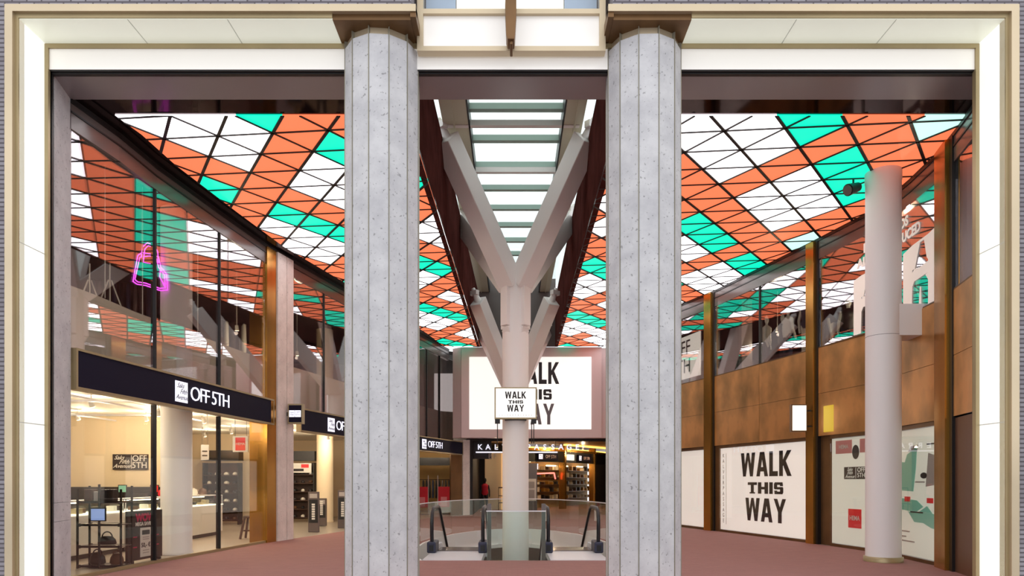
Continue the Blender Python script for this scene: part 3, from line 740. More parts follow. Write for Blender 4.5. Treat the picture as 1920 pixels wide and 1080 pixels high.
# brown panel beside the black jamb, low door
wp('bronze_door', R_(1791), R_(1828), 0, None, .0, .06, 0, BZ0 - .03, pbr('brown_door_leaf', (112, 78, 58), .35, .4), wr_)
# dark return left of the third poster
wp('dark_reveal', R_(1536), R_(1557), 0, None, .05, .12, 0, BZ0, M_DBRONZE, wr_)
wp('dark_reveal', R_(1341), R_(1349), 0, None, .0, .12, 0, BZ0, M_DBRONZE, wr_)
wp('dark_reveal', R_(1650), R_(1652), 0, None, -.02, .12, 0, BZ0, M_DBRONZE, wr_)
# window lettering and white print on the upper glass beside the round column
p, q = R_(1552), R_(1655); loc, rz, LL = frame(p, q)
vin = root('window_decal', loc, rz, 'white vinyl print reading BEST BRANDS ALWAYS REDUCED on the upper bronze-framed window', 'window decal')
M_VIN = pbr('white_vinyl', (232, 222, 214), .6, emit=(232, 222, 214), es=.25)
p2, q2 = R_(1655), R_(1765); loc2, rz2, L2 = frame(p2, q2)
text('lettering', 'BEST', .28, M_VIN, vin, (LL - .02, -.012, 6.98), align='RIGHT', ext=.002, bold=.012)
text('lettering', 'ALWA', .28, M_VIN, vin, (LL - .02, -.012, 6.68), align='RIGHT', ext=.002, bold=.012)
def on2(o):
    o.parent = None
    M = Matrix.Translation(Vector(loc)) @ Matrix.Rotation(rz, 4, 'Z')
    W = Matrix.Translation(Vector(loc2)) @ Matrix.Rotation(rz2, 4, 'Z')
    lm = Matrix.Translation(o.location) @ o.rotation_euler.to_matrix().to_4x4() @ Matrix.Diagonal((*o.scale, 1))
    o.parent = vin; o.matrix_parent_inverse = Matrix()
    mm = M.inverted() @ W @ lm
    o.location, o.rotation_euler, o.scale = mm.to_translation(), mm.to_euler(), mm.to_scale()
on2(text('lettering', 'BRANDS', .28, M_VIN, vin, (.10, -.012, 6.98), align='LEFT', ext=.002, bold=.012))
on2(text('lettering', 'YS REDUCED', .28, M_VIN, vin, (.02, -.012, 6.68), align='LEFT', ext=.002, bold=.012))
# the two printed panels with cut-out torso and leg shapes
def cutpanel(x0, x1, z0, z1, second=False):
    m = MB(); y0, y1 = -.014, -.010; W = x1 - x0; H_ = z1 - z0
    def P(pts): m.prism_y([(x0 + u * W, z0 + v * H_) for u, v in pts], y0, y1)
    P([(0, 0), (.28, 0), (.30, .40), (.30, .96), (0, .92)]); P([(.78, 0), (1, 0), (1, 1), (.78, .97)])
    P([(.30, .93), (.78, .93), (.78, .97), (.30, .96)]); P([(.30, .60), (.38, .60), (.54, .93), (.30, .93)]); P([(.78, .62), (.74, .66), (.66, .93), (.78, .93)])
    P([(.30, .42), (.78, .44), (.78, .60), (.30, .56)]); P([(.30, .56), (.38, .60), (.50, .58)])
    P([(.50, 0), (.58, 0), (.57, .30), (.53, .30)]); P([(.30, .36), (.36, .42), (.30, .42)]); P([(.78, .34), (.70, .43), (.78, .44)])
    o = m.build('print_panel', M_VIN, vin)
    if second: on2(o)
cutpanel(LL - .95, LL - .05, BZ1 + .05, 6.45)
cutpanel(L2 * .40, L2 * .93, BZ1 + .05, 6.45, True)

# OFF 5TH panel hung inside the upper window beyond the brass strip
p, q = R_(1240), R_(1300); loc, rz, L = frame(p, q)
r = root('hanging_sign', loc, rz, 'white panel with thin black OFF 5TH letters inside the upper window', 'sign')
B(.0, L, .25, .29, 5.25, 6.75).build('panel_face', M_POSTER, r)
text('lettering', 'OFF\n5TH', .72, M_INK, r, (L * .45, .245, 6.0), xs=1.0, ext=.003, line=.9)
for x in (.1, L - .1): B(x, x + .01, .26, .27, 6.75, 7.7).build('hanger', M_BLACK, r)

# lit projecting sign box on the bronze wall
p, q = R_(1500), R_(1516); loc, rz, L = frame(p, q)
r = root('projecting_light_box', (7.56, 17.55, 0), 0, 'square glowing sign box sticking out of the bronze wall above the poster', 'light box')
B(-.40, .0, -.06, .06, 2.88, 3.58).build('housing', M_DBRONZE, r); B(-.375, -.025, -.072, -.06, 2.91, 3.55).build('lit_face', M_LBOX, r)
B(0, .14, -.02, .02, 3.4, 3.44).build('bracket', M_BLACK, r); B(0, .14, -.02, .02, 3.0, 3.04).build('bracket', M_BLACK, r)
p, q = R_(1547), R_(1582); loc, rz, L = frame(p, q)
r = root('light_box_reflection', loc, rz, 'yellow reflection of the sign box painted as a glowing square on the bronze cladding', 'painted reflection')  # reflection of the sign box, added as a glowing square
B(0, L * 1.0, -.045, -.03, 2.84, 3.50).build('lit_face', M_YELLOW, r)
B(-.01, L * 1.0 + .01, -.036, -.028, 2.83, 3.51).build('rim', M_BRASS, r)

# ---------------- slim round columns
r = root('round_column', (7.45, 13.7, 0), 0, 'slim pale round column with brass base ring in front of the bronze wall', 'column')
MB().lathe([(.325, .09), (.325, CEIL - .22), (.335, CEIL - .18), (.335, CEIL + .01)], 0, 0, 48).build('shaft', M_WHITEC, r)
MB().lathe([(.36, 0), (.36, .10), (.33, .105)], 0, 0, 48).build('base_ring', M_GOLD, r)
MB().lathe([(.3265, 4.5), (.3265, 4.507)], 0, 0, 48).build('joint_line', M_SPAND, r)
B(.1, .87, -.28, .28, 4.48, 5.10).build('side_bracket', M_WHITEC, r, bevel=.01)
r = root('ceiling_spotlight', (6.95, 13.9, CEIL - .05), 0, 'black swivelling spotlight under the luminous ceiling beside the slim round column', 'spotlight')
MB().tube([(0, 0, .0), (0, 0, -.12)], .02, 8).build('stem', M_BLACK, r)
MB().tube([(.12, .05, -.13), (-.14, -.06, -.24)], [.09, .12], 20).build('lamp_head', M_BLACK, r)
MB().tube([(-.141, -.061, -.241), (-.16, -.068, -.252)], [.10, .10], 20).build('lens', M_SPAND, r)
MB().beam((0, .1, 0), (.35, .1, 0), .05, .05).build('mounting_plate', M_BLACK, r)
for (x, y, lab) in ((-7.42, 15.1, 'thick white round column standing inside the first shop window'), (-7.40, 27.0, 'cream round column standing inside the open doorway shop')):
    r = root('round_column', (x, y, 0), 0, lab, 'column')
    MB().lathe([(.34, 0), (.34, .06), (.32, .07), (.32, 7.6)], 0, 0, 40).build('shaft', M_WHITEC if y < 20 else M_CREAM, r)

# ============================================================ STEEL TREES
def steel_tree(y, zn, zt, spread, reach, name_label, fins=True):
    r = root('steel_tree_column', (.1, y, -4.6), 0, name_label, 'branching column')
    g = 4.6
    MB().lathe([(.37, 0), (.37, g + zn - .35), (.30, g + zn + .1)], 0, 0, 48).build('trunk', M_STEEL, r)
    for sx in (-1, 1):
        for sy in (-1, 1):
            p = Vector((sx * .16, sy * .16, g + zn - .35)); q = Vector((sx * spread - .0, sy * reach, g + zt))
            side = Vector((sy * reach, -sx * spread, 0))
            MB().beam(p, q, .48, .60, side=side, taper=.95).build('arm', M_STEEL, r, bevel=.02)
            d = Vector((sx, sy, 0)).normalized(); fx = d * .34
            if fins:
                sd = Vector((d.y, -d.x, 0))
                m = MB().beam((fx.x, fx.y, g + 5.95), (fx.x, fx.y, g + zn + .05), .26, .26, side=sd)
                m.beam((fx.x * .75, fx.y * .75, g + 5.78), (fx.x, fx.y, g + 5.95), .26, .2, side=sd, taper=1)
                m.build('rib', M_STEEL, r, bevel=.01)
            q2 = q + Vector((sx * .10, sy * .0, .12))
            m = MB().tube([q - (q - p).normalized() * .1, q2 + Vector((sx * .08, 0, .35))], [.15, .07], 16)
            m.beam(q + Vector((-.0, -.12, .3)), q + Vector((sx * .26, .12, .3)), .16, .16)
            m.build('pin_bracket', M_STEEL, r)
    return r
t1 = steel_tree(19.3, 7.55, 10.0, 1.72, 2.6, 'pale steel trunk forking into four arms in the middle of the hall')
for y in (16.7, 19.2):
    MB().beam((-1.75, y - 19.3, 4.6 + 10.35), (1.55, y - 19.3, 4.6 + 10.35), .13, .14, side=(0, 1, 0)).build('tie_beam', M_STEEL, t1)
t2 = steel_tree(28.0, 5.9, 8.35, 1.38, 2.5, 'second pale steel tree column partly hidden behind the forked trunk', False)

# lit sign fixed round the trunk
r = root('trunk_sign', (.1, 18.8, 0), 0, 'small gold framed WALK THIS WAY sign box fixed to the steel trunk', 'sign')
B(-.58, .58, -.06, .12, 3.32, 4.19).build('sign_box', M_GOLD, r)
B(-.545, .545, -.075, -.06, 3.36, 4.155).build('sign_face', M_SCREEN, r)
walk_art(r, 0, 4.07, .55, .58, M_INK, -.075)
for k in range(13): text('lettering', 'KALVERPASSAGE'[k], .05, M_INK, r, (-.44 + k * .073, -.078, 3.42), ext=.001)
for x in (-.50, .50):
    B(x - .07, x + .07, -.04, .1, 3.20, 3.32).build('clamp', M_BLACK, r)
    MB().tube([(x, 0, 3.2), (x, 0, 2.65)], .012, 6).build('cable', M_DARK, r)
MB().tube([(.44, 0, 3.32), (.44, 0, 2.65)], .012, 6).build('cable', M_DARK, r)
B(-.3, .3, .1, .32, 3.3, 4.0).build('bracket', M_BLACK, r)

# ============================================================ SCREEN HOUSING AND PASSAGE AT THE END
r = root('led_screen', (0, 31.35, 0), 0, 'large lit screen reading WALK THIS WAY in a pink grey housing', 'screen')
m = MB(); m.box(-2.33, 4.12, 0, .6, 3.62, CEIL - .03); m.prism([(-2.75, .35), (-2.34, 0), (-2.34, .6), (-2.75, .6)], 3.62, CEIL - .03); m.box(4.13, 4.7, .2, .6, 3.62, CEIL - .03)
m.build('housing', M_SCRFRAME, r)
B(-1.96, 3.64, -.03, -.0, 4.0, 7.32).build('screen_face', M_SCREEN, r)
walk_art(r, 1.02, 7.08, 2.86, 2.30, M_INK, -.03, pbr('faded_ink', (120, 112, 118), .5))
# header and hanging name sign
PY = 32.95
pb = root('wall_back', (0, PY, 0), kind='structure')
m = MB(); m.box(-2.2, 5.0, 0, .3, 3.55, CEIL); m.build('header', M_DARK, pb)
m = MB(); m.box(-1.95, -1.0, .2, .3, 2.7, 3.55); m.build('door_header', M_DARK, pb)
B(-2.2, -1.95, 0, .1, 0, 3.55).build('door_frame', M_DARK, pb)
r = root('name_sign', (0, PY + .06, 0), 0, 'row of pale letters KALVERPASSAGE over a thin bar above the passage', 'sign')
for k, ch in enumerate('KALVERPASSAGE'):
    text('lettering', ch, .36, M_LETTER, r, (-1.55 + k * .392, 0, 3.26), ext=.015, bold=.006)
B(-1.75, 2.2, -.02, .02, 2.99, 3.05).build('bar', M_LETTER, r)
text('lettering', 'BF', .34, MATS['grey_map_print'], r, (-.95, 0, 2.82), ext=.01, space=1.3)
for x in (-1.6, .6, 2.1): MB().tube([(x, 0, 3.05), (x, 0, 3.6)], .008, 6).build('hanger', M_BLACK, r)
# passage room
ceil2 = struct(MB().box(-3.2, 9.5, 33.2, 56, 3.75, 3.9).build('ceiling', M_DBRONZE))
m = MB(); m.prism([(1.6, 33.3), (9.4, 33.3), (9.4, 46.5), (5.0, 40.5)], 3.60, 3.72); m.build('golden_raft', M_GOLDCEIL, ceil2)
m = MB()
for a, b in (((.6, 38.2), (3.4, 41.2)), ((3.4, 41.2), (6.8, 46.6)), ((2.8, 36.0), (8.5, 44.0))):
    d = Vector((b[0] - a[0], b[1] - a[1])).normalized() * .09; nx, ny = -d.y, d.x
    m.prism([(a[0] + nx, a[1] + ny), (b[0] + nx, b[1] + ny), (b[0] - nx, b[1] - ny), (a[0] - nx, a[1] - ny)], 3.50, 3.58)
m.build('lit_cove', M_COVE, ceil2)
# left of the passage: doorway into a shop with cream wall
m = MB(); m.box(-2.0, -1.95 + .05, 33.0, 40, 0, 3.75); m.box(-3.2, -2.0, 39.9, 40, 0, 3.75); m.box(-2.0, .6, 40.5, 40.6, 0, 3.75)
struct(m.build('wall_passage_left', M_DARK))
m = MB(); m.box(-1.55, -.1, 39.0, 39.1, 0, 3.3); struct(m.build('wall_passage_back', M_CREAM))
m = MB(); m.box(-.62, -.14, 38.8, 39.0, 0, 3.2); struct(m.build('wall_passage_niche', pbr('lit_niche', (250, 200, 140), .7, emit=(250, 200, 140), es=.35)))
# oblique shopfronts of the passage
def pass_front(p, q, label_sign, k):
    loc, rz, L = frame(p, q)
    w = root('window_%d' % (20 + k), loc, rz, kind='structure')
    MB().box(0, .2, -.1, .3, 0, 3.7).build('brass_post', M_BRASS, w)
    B(.2, L, -.02, .1, 2.72, 3.35).build('sign_fascia', M_BLACK, w)
    B(.2, L, -.12, -.02, 3.35, 3.48).build('gold_edge', M_BRASS, w)
    B(.2, L, .0, .02, .05, 2.72).build('pane', G_LOW if k < 2 else M_DARK, w)
    B(.2, L, 2.2, 2.3, 0, 3.3).build('back_wall', M_SHELFWALL, w)
    B(.2, L, .03, 2.2, 2.95, 3.0).build('shop_ceiling', M_GOLDCEIL, w)
    for j in range(5):
        B(.3, L - .1, 1.8, 2.2, .5 + j * .45, .53 + j * .45).build('shelf', M_DBRONZE, w)
        for i in range(7):
            x = .4 + i * (L - .8) / 6
            B(x, x + .16, 1.85, 2.1, .53 + j * .45, .53 + j * .45 + random.uniform(.12, .3)).build('goods', random.choice([M_OFFW, M_BROWN, M_LEATHER, M_GOLDCEIL, M_CREAM]), w)
    for i in range(2):
        B(.6 + i * L / 2, 1.3 + i * L / 2, .4, .48, 2.5, 2.56).build('light_bar', M_LAMP, w)
    return w
pf = [(.62, 38.0), (3.0, 39.9), (5.15, 43.2), (7.4, 48.0)]
pass_front(pf[0], pf[1], '', 0); pass_front(pf[1], pf[2], '', 1); pass_front(pf[2], pf[3], '', 2)
m = MB(); m.box(.25, .62, 37.8, 38.3, 0, 3.75); m.box(7.4, 9.5, 48, 48.1, 0, 3.75); m.box(9.4, 9.5, 33, 48, 0, 3.75); m.box(4.7, 9.5, 34.0, 34.1, 0, 3.75); struct(m.build('wall_passage_end', M_DARK))
def sign_small(p, q, x, body, w, lab):
    loc, rz, L = frame(p, q)
    s = root('shop_sign', loc, rz, lab, 'shop sign')
    B(x, x + w, -.14, -.02, 2.82, 3.22).build('sign_face', M_NAVY, s)
    saks_logo(s, x + .18, 3.02, .28, -.14, M_INK, M_LETTER) if body == 'OFF 5TH' else None
    text('lettering', body, .26, M_SCRFRAME, s, (x + w * .62, -.16, 3.02), xs=.8, ext=.005)
sign_small(pf[0], pf[1], 1.0, 'OFF 5TH', 1.5, 'dim OFF 5TH sign inside the passage, next to the lower trunk')
sign_small(pf[1], pf[2], 1.7, 'OFF 5TH', 1.6, 'dim OFF 5TH sign inside the passage between two brass posts')
loc, rz, L = frame(pf[1], pf[2])
s = root('lit_sign', loc, rz, 'small pale lit sign on the black fascia of the passage shop', 'sign')
B(.35, 1.1, -.14, -.03, 2.86, 3.2).build('sign_face', M_SCREEN, s)
# neon style red arrow shape and framed poster
loc, rz, L = frame(pf[0], pf[1])
s = root('neon_sign', loc, rz, 'red and white neon strips glowing in the passage shop window', 'neon sign')
M_NR = pbr('red_neon', (255, 90, 80), .4, emit=(255, 110, 100), es=2.5)
m = MB(); m.tube([(1.1, .2, 2.05), (2.5, .2, 2.1)], .04, 8); m.tube([(2.5, .2, 2.1), (2.6, .2, 1.75)], .04, 8); m.build('red_tube', M_NR, s)
MB().tube([(1.2, .2, 2.3), (1.22, .2, 2.62)], .05, 8).build('white_tube', M_LETTER, s)
s = root('framed_poster', (1.02, 37.2, 0), 0, 'white framed poster on a dark stand just past the trunk', 'poster')
B(-.45, .35, .0, .1, .0, 2.6).build('stand', M_SPAND, s); B(-.4, .3, -.02, .0, .55, 1.75).build('poster_sheet', M_WHITE, s)
B(-.3, .2, -.03, -.02, .7, 1.15).build('picture', M_GREYMAP, s); B(-.3, .2, -.03, -.02, 1.25, 1.6).build('picture', M_GREYMAP, s)

# ============================================================ ESCALATORS AND BALUSTRADES
def arc(cx, cz, r, a0, a1, n): return [(0, cx + r * math.cos(math.radians(a0 + (a1 - a0) * k / n)), cz + r * math.sin(math.radians(a0 + (a1 - a0) * k / n))) for k in range(n + 1)]
def escalator(x0, x1, label):
    r = root('escalator', ((x0 + x1) / 2, 15.3, 0), 0, label, 'escalator', 'escalators going down in the well')
    w = (x1 - x0) / 2
    B(-w - .0, w + .0, -1.46, .5, -.12, .012).build('landing_plate', M_ALU, r)
    m = MB()
    B(-w + .12, w - .12, .3, 1.1, .012, .03).build('comb_plate', M_SPAND, r)
    for k in range(100):
        y = 1.0 + k * .4; z = -k * .23
        if z < -4.6: break
        B(-w + .14, w - .14, y, y + .42, z - .25, z - .0).build('step', M_SPAND, r)
    for s in (-1, 1):
        x = s * (w - .03)
        path = [(x, p[1], p[2]) for p in ([(0, .0, .18), (0, -.06, .4)] + arc(.28, .66, .34, 190, 95, 8) + [(0, 1.2, 1.0), (0, 1.5, .95), (0, 8.6, -3.15)])]
        MB().tube(path, .042, 10).build('handrail', M_RUBBER, r)
        B(x - .10, x + .10, -.16, .5, .012, .26).build('newel_boot', M_BOOT, r, bevel=.03)
        B(x - .05, x + .05, -.166, -.15, .05, .19).build('handrail_inlet', M_BLACK, r)
        m = MB(); pts = [(.0, .2), (.02, .7), (.2, .93), (1.2, .95), (1.5, .9), (8.5, -3.2), (8.5, -4.3), (1.2, -.05), (.5, .1)]
        v = [(x - .008, a, b) for a, b in pts] + [(x + .008, a, b) for a, b in pts]; n = len(pts)
        m.add(v, [tuple(range(n)), tuple(range(n, 2 * n))[::-1]] + [(i, (i + 1) % n, n + (i + 1) % n, n + i) for i in range(n)])
        m.build('side_glass', G_GREEN, r)
        m = MB(); m.beam((x + s * .0, .5, .0), (x, 1.3, -.02), .16, .28); m.beam((x, 1.3, -.02), (x, 8.6, -4.22), .16, .34); m.build('side_skirt', M_ALU, r)
    return r
escalator(-1.82, -.62, 'escalator at the shop signs side of the steel trunk, black handrails sinking away')
escalator(.78, 1.96, 'escalator at the bronze wall side of the steel trunk, black handrails sinking away')
r = root('glass_balustrade', (0, 0, 0), 0, 'curved clear glass balustrade with thin pale rail round the far side of the oval well', 'balustrade')
for side in (-1, 1):
    P = [(x, y) for x, y in slices(side)][0:]
    P = [(WX + (x - WX) * 1.03, y + (.04 if y > 20 else 0)) for x, y in P]
    for a, b in zip(P, P[1:]):
        loc, rz, L = frame(a, b)
        MB().box(.005, L - .005, -.008, .008, -.3, 1.0).build('pane', G_GREEN, r, loc, rz)
        MB().box(-.01, L + .01, -.02, .02, 1.0, 1.025).build('top_rail', M_ALU, r, loc, rz)
r = root('glass_balustrade', (.085, 13.9, 0), 0, 'short frosted green glass balustrade between the two escalators at the trunk', 'balustrade')
B(-.60, .60, -.01, .01, .0, .99).build('pane', G_TEAL, r)
B(-.61, .61, -.02, .02, .99, 1.01).build('top_rail', M_ALU, r)
for x in (-.55, .56):
    B(x - .04, x + .04, .03, .1, 0, 1.15).build('post', M_SPAND, r)
for x in (-.59, .59): B(x - .008, x + .008, .02, 1.4, .0, .98).build('pane', G_GREEN, r)
o = MB()
for k in range(40):
    a = random.uniform(0, 6.28); l_ = random.uniform(.3, .7); 
    p = Vector((0, 0, .5)); q = p + Vector((math.cos(a) * l_ * .5, math.sin(a) * l_ * .5, random.uniform(.1, .7)))
    o.beam(p, q, .10, .01)
r = root('potted_plant', (-.3, 17.5, -4.6), 0, 'green leafy plant in a pot on the lower floor of the well', 'potted plant')
o.build('foliage', M_GREEN, r); MB().lathe([(.2, 0), (.28, .5)], 0, 0, 20).build('pot', M_WHITE, r)

# ============================================================ SHOP INTERIORS
def off(poly, d, y0=11.1, y1=99):
    out = []
    for i, p in enumerate(poly):
        a = poly[max(0, i - 1)]; b = poly[min(len(poly) - 1, i + 1)]; v = Vector((b[0] - a[0], b[1] - a[1])).normalized()
        out.append((p[0] - v.y * d, p[1] + v.x * d))
    return [p for p in out if y0 <= p[1] <= y1]
def slab(nm, poly, z0, z1, mat): return struct(MB().prism(poly, z0, z1).build(nm, mat))
def piece(nm, x0, x1, y0, y1, z0, z1, mat): return struct(B(x0, x1, y0, y1, z0, z1).build(nm, mat))
Lin = off(LP, .45); Rin = off(RPL, -.35, 11.2)
slab('ceiling', [(-15, 11.1)] + Lin + [(-3.4, 38), (-15, 38)], 3.46, 4.95, M_CREAM2)
slab('ceiling', [(-15, 11.1)] + off(LP, .14) + [(-2.4, 38), (-15, 38)], 7.62, 7.78, M_DARK)
slab('ceiling', [(15, 11.2)] + Rin + [(15, 34)], 2.9, 4.95, M_DARK)
slab('ceiling', [(15, 11.2)] + off(RPL, -.14, 11.2) + [(15, 34)], 7.62, 7.78, M_DARK)
piece('wall_shop_side', -15.2, -15, 11, 38, 0, 3.46, M_CREAM); piece('wall_shop_partition', -15, -9.45, 19.5, 19.7, 0, 3.46, M_CREAM)
piece('wall_shop_rear', -15, -10, 26.8, 27, 0, 3.46, M_CREAM); piece('wall_shop_rear_side', -10.1, -10, 26.8, 31, 0, 3.46, M_CREAM)
piece('wall_shop_rear_return', -10, -4.7, 31, 31.15, 0, 3.46, M_CREAM); piece('wall_shop_end', -15, -2.2, 37.5, 37.6, 0, 3.46, M_SHELFWALL)
piece('wall_upper_rear', -14, -13.9, 11, 36, 4.85, 7.62, M_DARK); piece('wall_upper_end', -14, -4, 35, 35.1, 4.85, 7.62, M_DARK)
piece('wall_upper_rear', 14, 14.1, 11, 34, 4.95, 7.62, M_DARK); piece('wall_upper_end', 5, 14, 33.9, 34, 4.95, 7.62, M_DARK)
piece('wall_roof_left', -17, -7.6, 9.9, 10.9, 8.4, 8.6, M_DARK)

def display_counter(y0, y1, lab):
    r = root('display_counter', (-9.2, y0, 0), 0, lab, 'counter', 'white display counters')
    L = y1 - y0 - .03
    B(-.36, .35, 0, L, .10, .90).build('body', M_WHITE, r, bevel=.006); B(-.32, .30, .02, L - .02, 0, .10).build('plinth', M_BLACK, r)
    B(-.38, .37, -.01, L + .01, .90, .925).build('counter_top', M_LBOX, r)
    m = MB(); m.box(.34, .35, 0, L, .925, 1.18); m.box(-.36, -.35, 0, L, .925, 1.18); m.build('case_glass', G_GREEN, r)
    m = MB()
    for x in (-.36, .33): m.box(x, x + .02, 0, L, 1.18, 1.20)
    for y in (0, L - .02): m.box(-.36, .35, y, y + .02, 1.18, 1.20); m.box(.33, .35, y, y + .02, .925, 1.18)
    m.build('case_frame', M_ALU, r)
    B(-.2, -.16, .1, L - .1, 1.13, 1.15).build('case_light', M_LAMP, r)
    return r
display_counter(13.0, 15.6, 'white display counter nearest the entrance jamb, behind the black shelf stand')
display_counter(15.65, 18.2, 'white display counter partly hidden by the dark sale poster')
display_counter(18.25, 20.9, 'white display counter with a dark handle hole, beyond the thick round column')
k = 0
rr = random.Random(3)
for i in range(22):
    y = 13.2 + i * .35
    o = B(-.09, .09, -.07, .07, 0, rr.uniform(.05, .13)).build('boxed_item', rr.choice([M_BLACK, M_BROWN, M_WHITE, M_LEATHER, M_GOLD]), None, (-9.2 + rr.uniform(-.1, .15), y, .927), rr.uniform(-.3, .3), bevel=.01)
    tag(o, 'small boxed item lying in a lit glass counter case', 'item', 'items in the counter cases')
# things on the third counter
for i in range(8):
    m = MB().lathe([(.09, 0), (.12, .05), (.10, .16), (.03, .2)], 0, 0, 12, sx=1.1, sy=.8)
    o = m.build('handbag', rr.choice([M_CRIMSON, M_BLACK, M_BROWN, M_OFFW]), None, (-9.4 + .12 * (i % 2), 18.38 + i * .3, 1.205))
    tag(o, 'small rounded handbag standing on the glass counter beyond the column', 'handbag', 'handbags on the far counter')
# back counter
r = root('back_counter', (-12.1, 19.25, 0), 0, 'long dark back counter under the cream wall with the logo sign', 'counter')
B(-2.4, 2.5, -.35, .23, 0, 1.0).build('body', M_BLACK, r); B(-2.4, 2.5, .0, .23, 1.0, 1.03).build('rear_ledge', M_BLACK, r)
tag(B(-2.4, 2.5, .01, .23, 1.035, 1.45).build('counter_backboard', M_DARK, None, (-12.1, 19.25, 0)), 'low dark partition standing on the rear of the long back counter', 'backboard')  # back panel of the counter, kept as its own object
B(-2.42, 2.52, -.37, .0, 1.0, 1.03).build('counter_top', M_SPAND, r)
for i, (x, w, h, mt, nm, lab) in enumerate(((-1.95, .22, .26, M_BROWN, 'storage_box', 'brown carton on the back counter nearest the jamb'), (-1.5, .16, .2, M_WHITE, 'storage_box', 'white carton on the back counter beside the brown one'),
        (-.55, .34, .3, M_BLACK, 'monitor', 'black screen on the back counter under the wall logo'), (.95, .2, .26, M_GOLD, 'storage_box', 'yellowish carton on the back counter below the green card'), (1.7, .4, .24, M_LEATHER, 'cash_register', 'dark till on the back counter beside the thick column'))):
    o = B(-w / 2, w / 2, -.1, .1, 0, h).build(nm, mt, None, (-12.1 + x, 19.05, 1.03), bevel=.01)
    tag(o, lab, nm.replace('_', ' '))
for x, z, mt, lab in ((-10.84, 1.44, M_TEAL, 'small pale green price card above the back counter'), (-9.95, 1.50, M_REDS, 'small red price card above the back counter beside the column')):
    r = root('price_card', (x, 19.0, 1.03), 0, lab, 'price card')
    B(-.12, .12, -.01, .01, .26, .48).build('card_frame', M_BLACK, r); B(-.10, .10, -.014, -.01, .28, .46).build('card_face', mt, r); B(-.01, .01, -.01, .01, 0, .26).build('stem', M_BLACK, r)
# logo sign on the cream wall
r = root('wall_logo_sign', (-10.88, 19.5, 2.16), 0, 'black logo sign with white script and OFF 5TH on the cream wall', 'sign')
B(-.5, .5, -.05, 0, -.22, .22).build('sign_board', M_INK, r); B(.03, .045, -.055, -.05, -.19, .19).build('divider', M_WHITE, r)
M_WL = M_WHITE
for i, (t_, dx) in enumerate((('Saks', -.32), ('Fifth', -.18), ('Avenue', -.24))): text('logo_script', t_, .16, M_WL, r, (dx, -.055, .12 - .12 * i), shear=.55, ext=.002, bold=.001)
text('lettering', 'OFF', .24, M_WL, r, (.27, -.055, .095), ext=.002, bold=.002); text('lettering', '5TH', .24, M_WL, r, (.27, -.055, -.10), ext=.002, bold=.002)
# black shelf stand in the window
def shelf_stand(x, y, rz, lab):
    r = root('shelf_stand', (x, y, 0), rz, lab, 'shelf stand')
    W_, D = .40, .18
    for sx in (-1, 1):
        for sy in (-1, 1): B(sx * W_ - .015, sx * W_ + .015, sy * D - .015, sy * D + .015, 0, 1.52 if sy > 0 else 1.46).build('post', M_BLACK, r)
    for z in (.04, .40, .80, 1.22):
        B(-W_, W_, -D, D, z, z + .015).build('shelf', M_SPAND if z < 1.2 else M_BROWN, r)
        m = MB(); m.box(-W_, W_, -D - .01, -D + .01, z - .02, z + .02); m.box(-W_, W_, D - .01, D + .01, z - .02, z + .02)
        for sx in (-1, 1):
            for sy in (-1, 1): m.lathe([(.028, z - .03), (.028, z + .03)], sx * W_ * .93, sy * D, 10)
        m.build('shelf_rail', M_BLACK, r)
    MB().tube([(.0, -D, 0), (.0, -D, 1.55)], .022, 8).build('centre_pole', M_BLACK, r)
    return r
sx0, sy0 = -7.60, 12.75
shelf_stand(sx0, sy0, math.radians(0), 'black metal shelf stand in the shop window beside the entrance jamb')
r = root('tablet', (sx0 + .02, sy0 - .21, 1.0), 0, 'pale blue tablet screen fixed on the black shelf stand', 'tablet')
B(-.16, .13, -.02, 0, -.13, .12).build('casing', M_BLACK, r); B(-.14, .11, -.024, -.02, -.11, .10).build('screen', M_BLUE, r)
def bag(x, y, z, w, h, mat, lab):
    r = root('handbag', (x, y, z), 0, lab, 'handbag')
    MB().lathe([(w * .42, 0), (w * .52, h * .15), (w * .46, h * .6), (w * .30, h * .95), (w * .1, h)], 0, 0, 20, sy=.45).build('body', mat, r)
    MB().tube([(w * .28 * math.cos(math.radians(a)), 0, h * .85 + w * .30 * math.sin(math.radians(a))) for a in range(0, 181, 20)], .012, 8).build('handle', mat, r)
bag(sx0 + .04, sy0, .425, .34, .16, M_LEATHER, 'black leather handbag on the middle shelf of the black stand')
bag(sx0 - .14, sy0, .06, .30, .22, M_LEATHER, 'dark handbag on the bottom shelf of the black stand')
bag(sx0 + .22, sy0 + .0, .06, .26, .2, M_BROWN, 'brown leather bag on the bottom shelf next to the dark one')
for dx, w, h, mt, lab in ((-.27, .16, .22, M_BROWN, 'tan box on the top shelf of the black stand'), (-.12, .10, .18, M_WHITE, 'white box on the top shelf of the black stand'), (.08, .24, .22, M_LEATHER, 'dark handbag shaped box on the top shelf of the black stand')):
    tag(B(-w / 2, w / 2, -.08, .08, 0, h).build('display_box', mt, None, (sx0 + dx, sy0, 1.237), bevel=.012), lab, 'box')
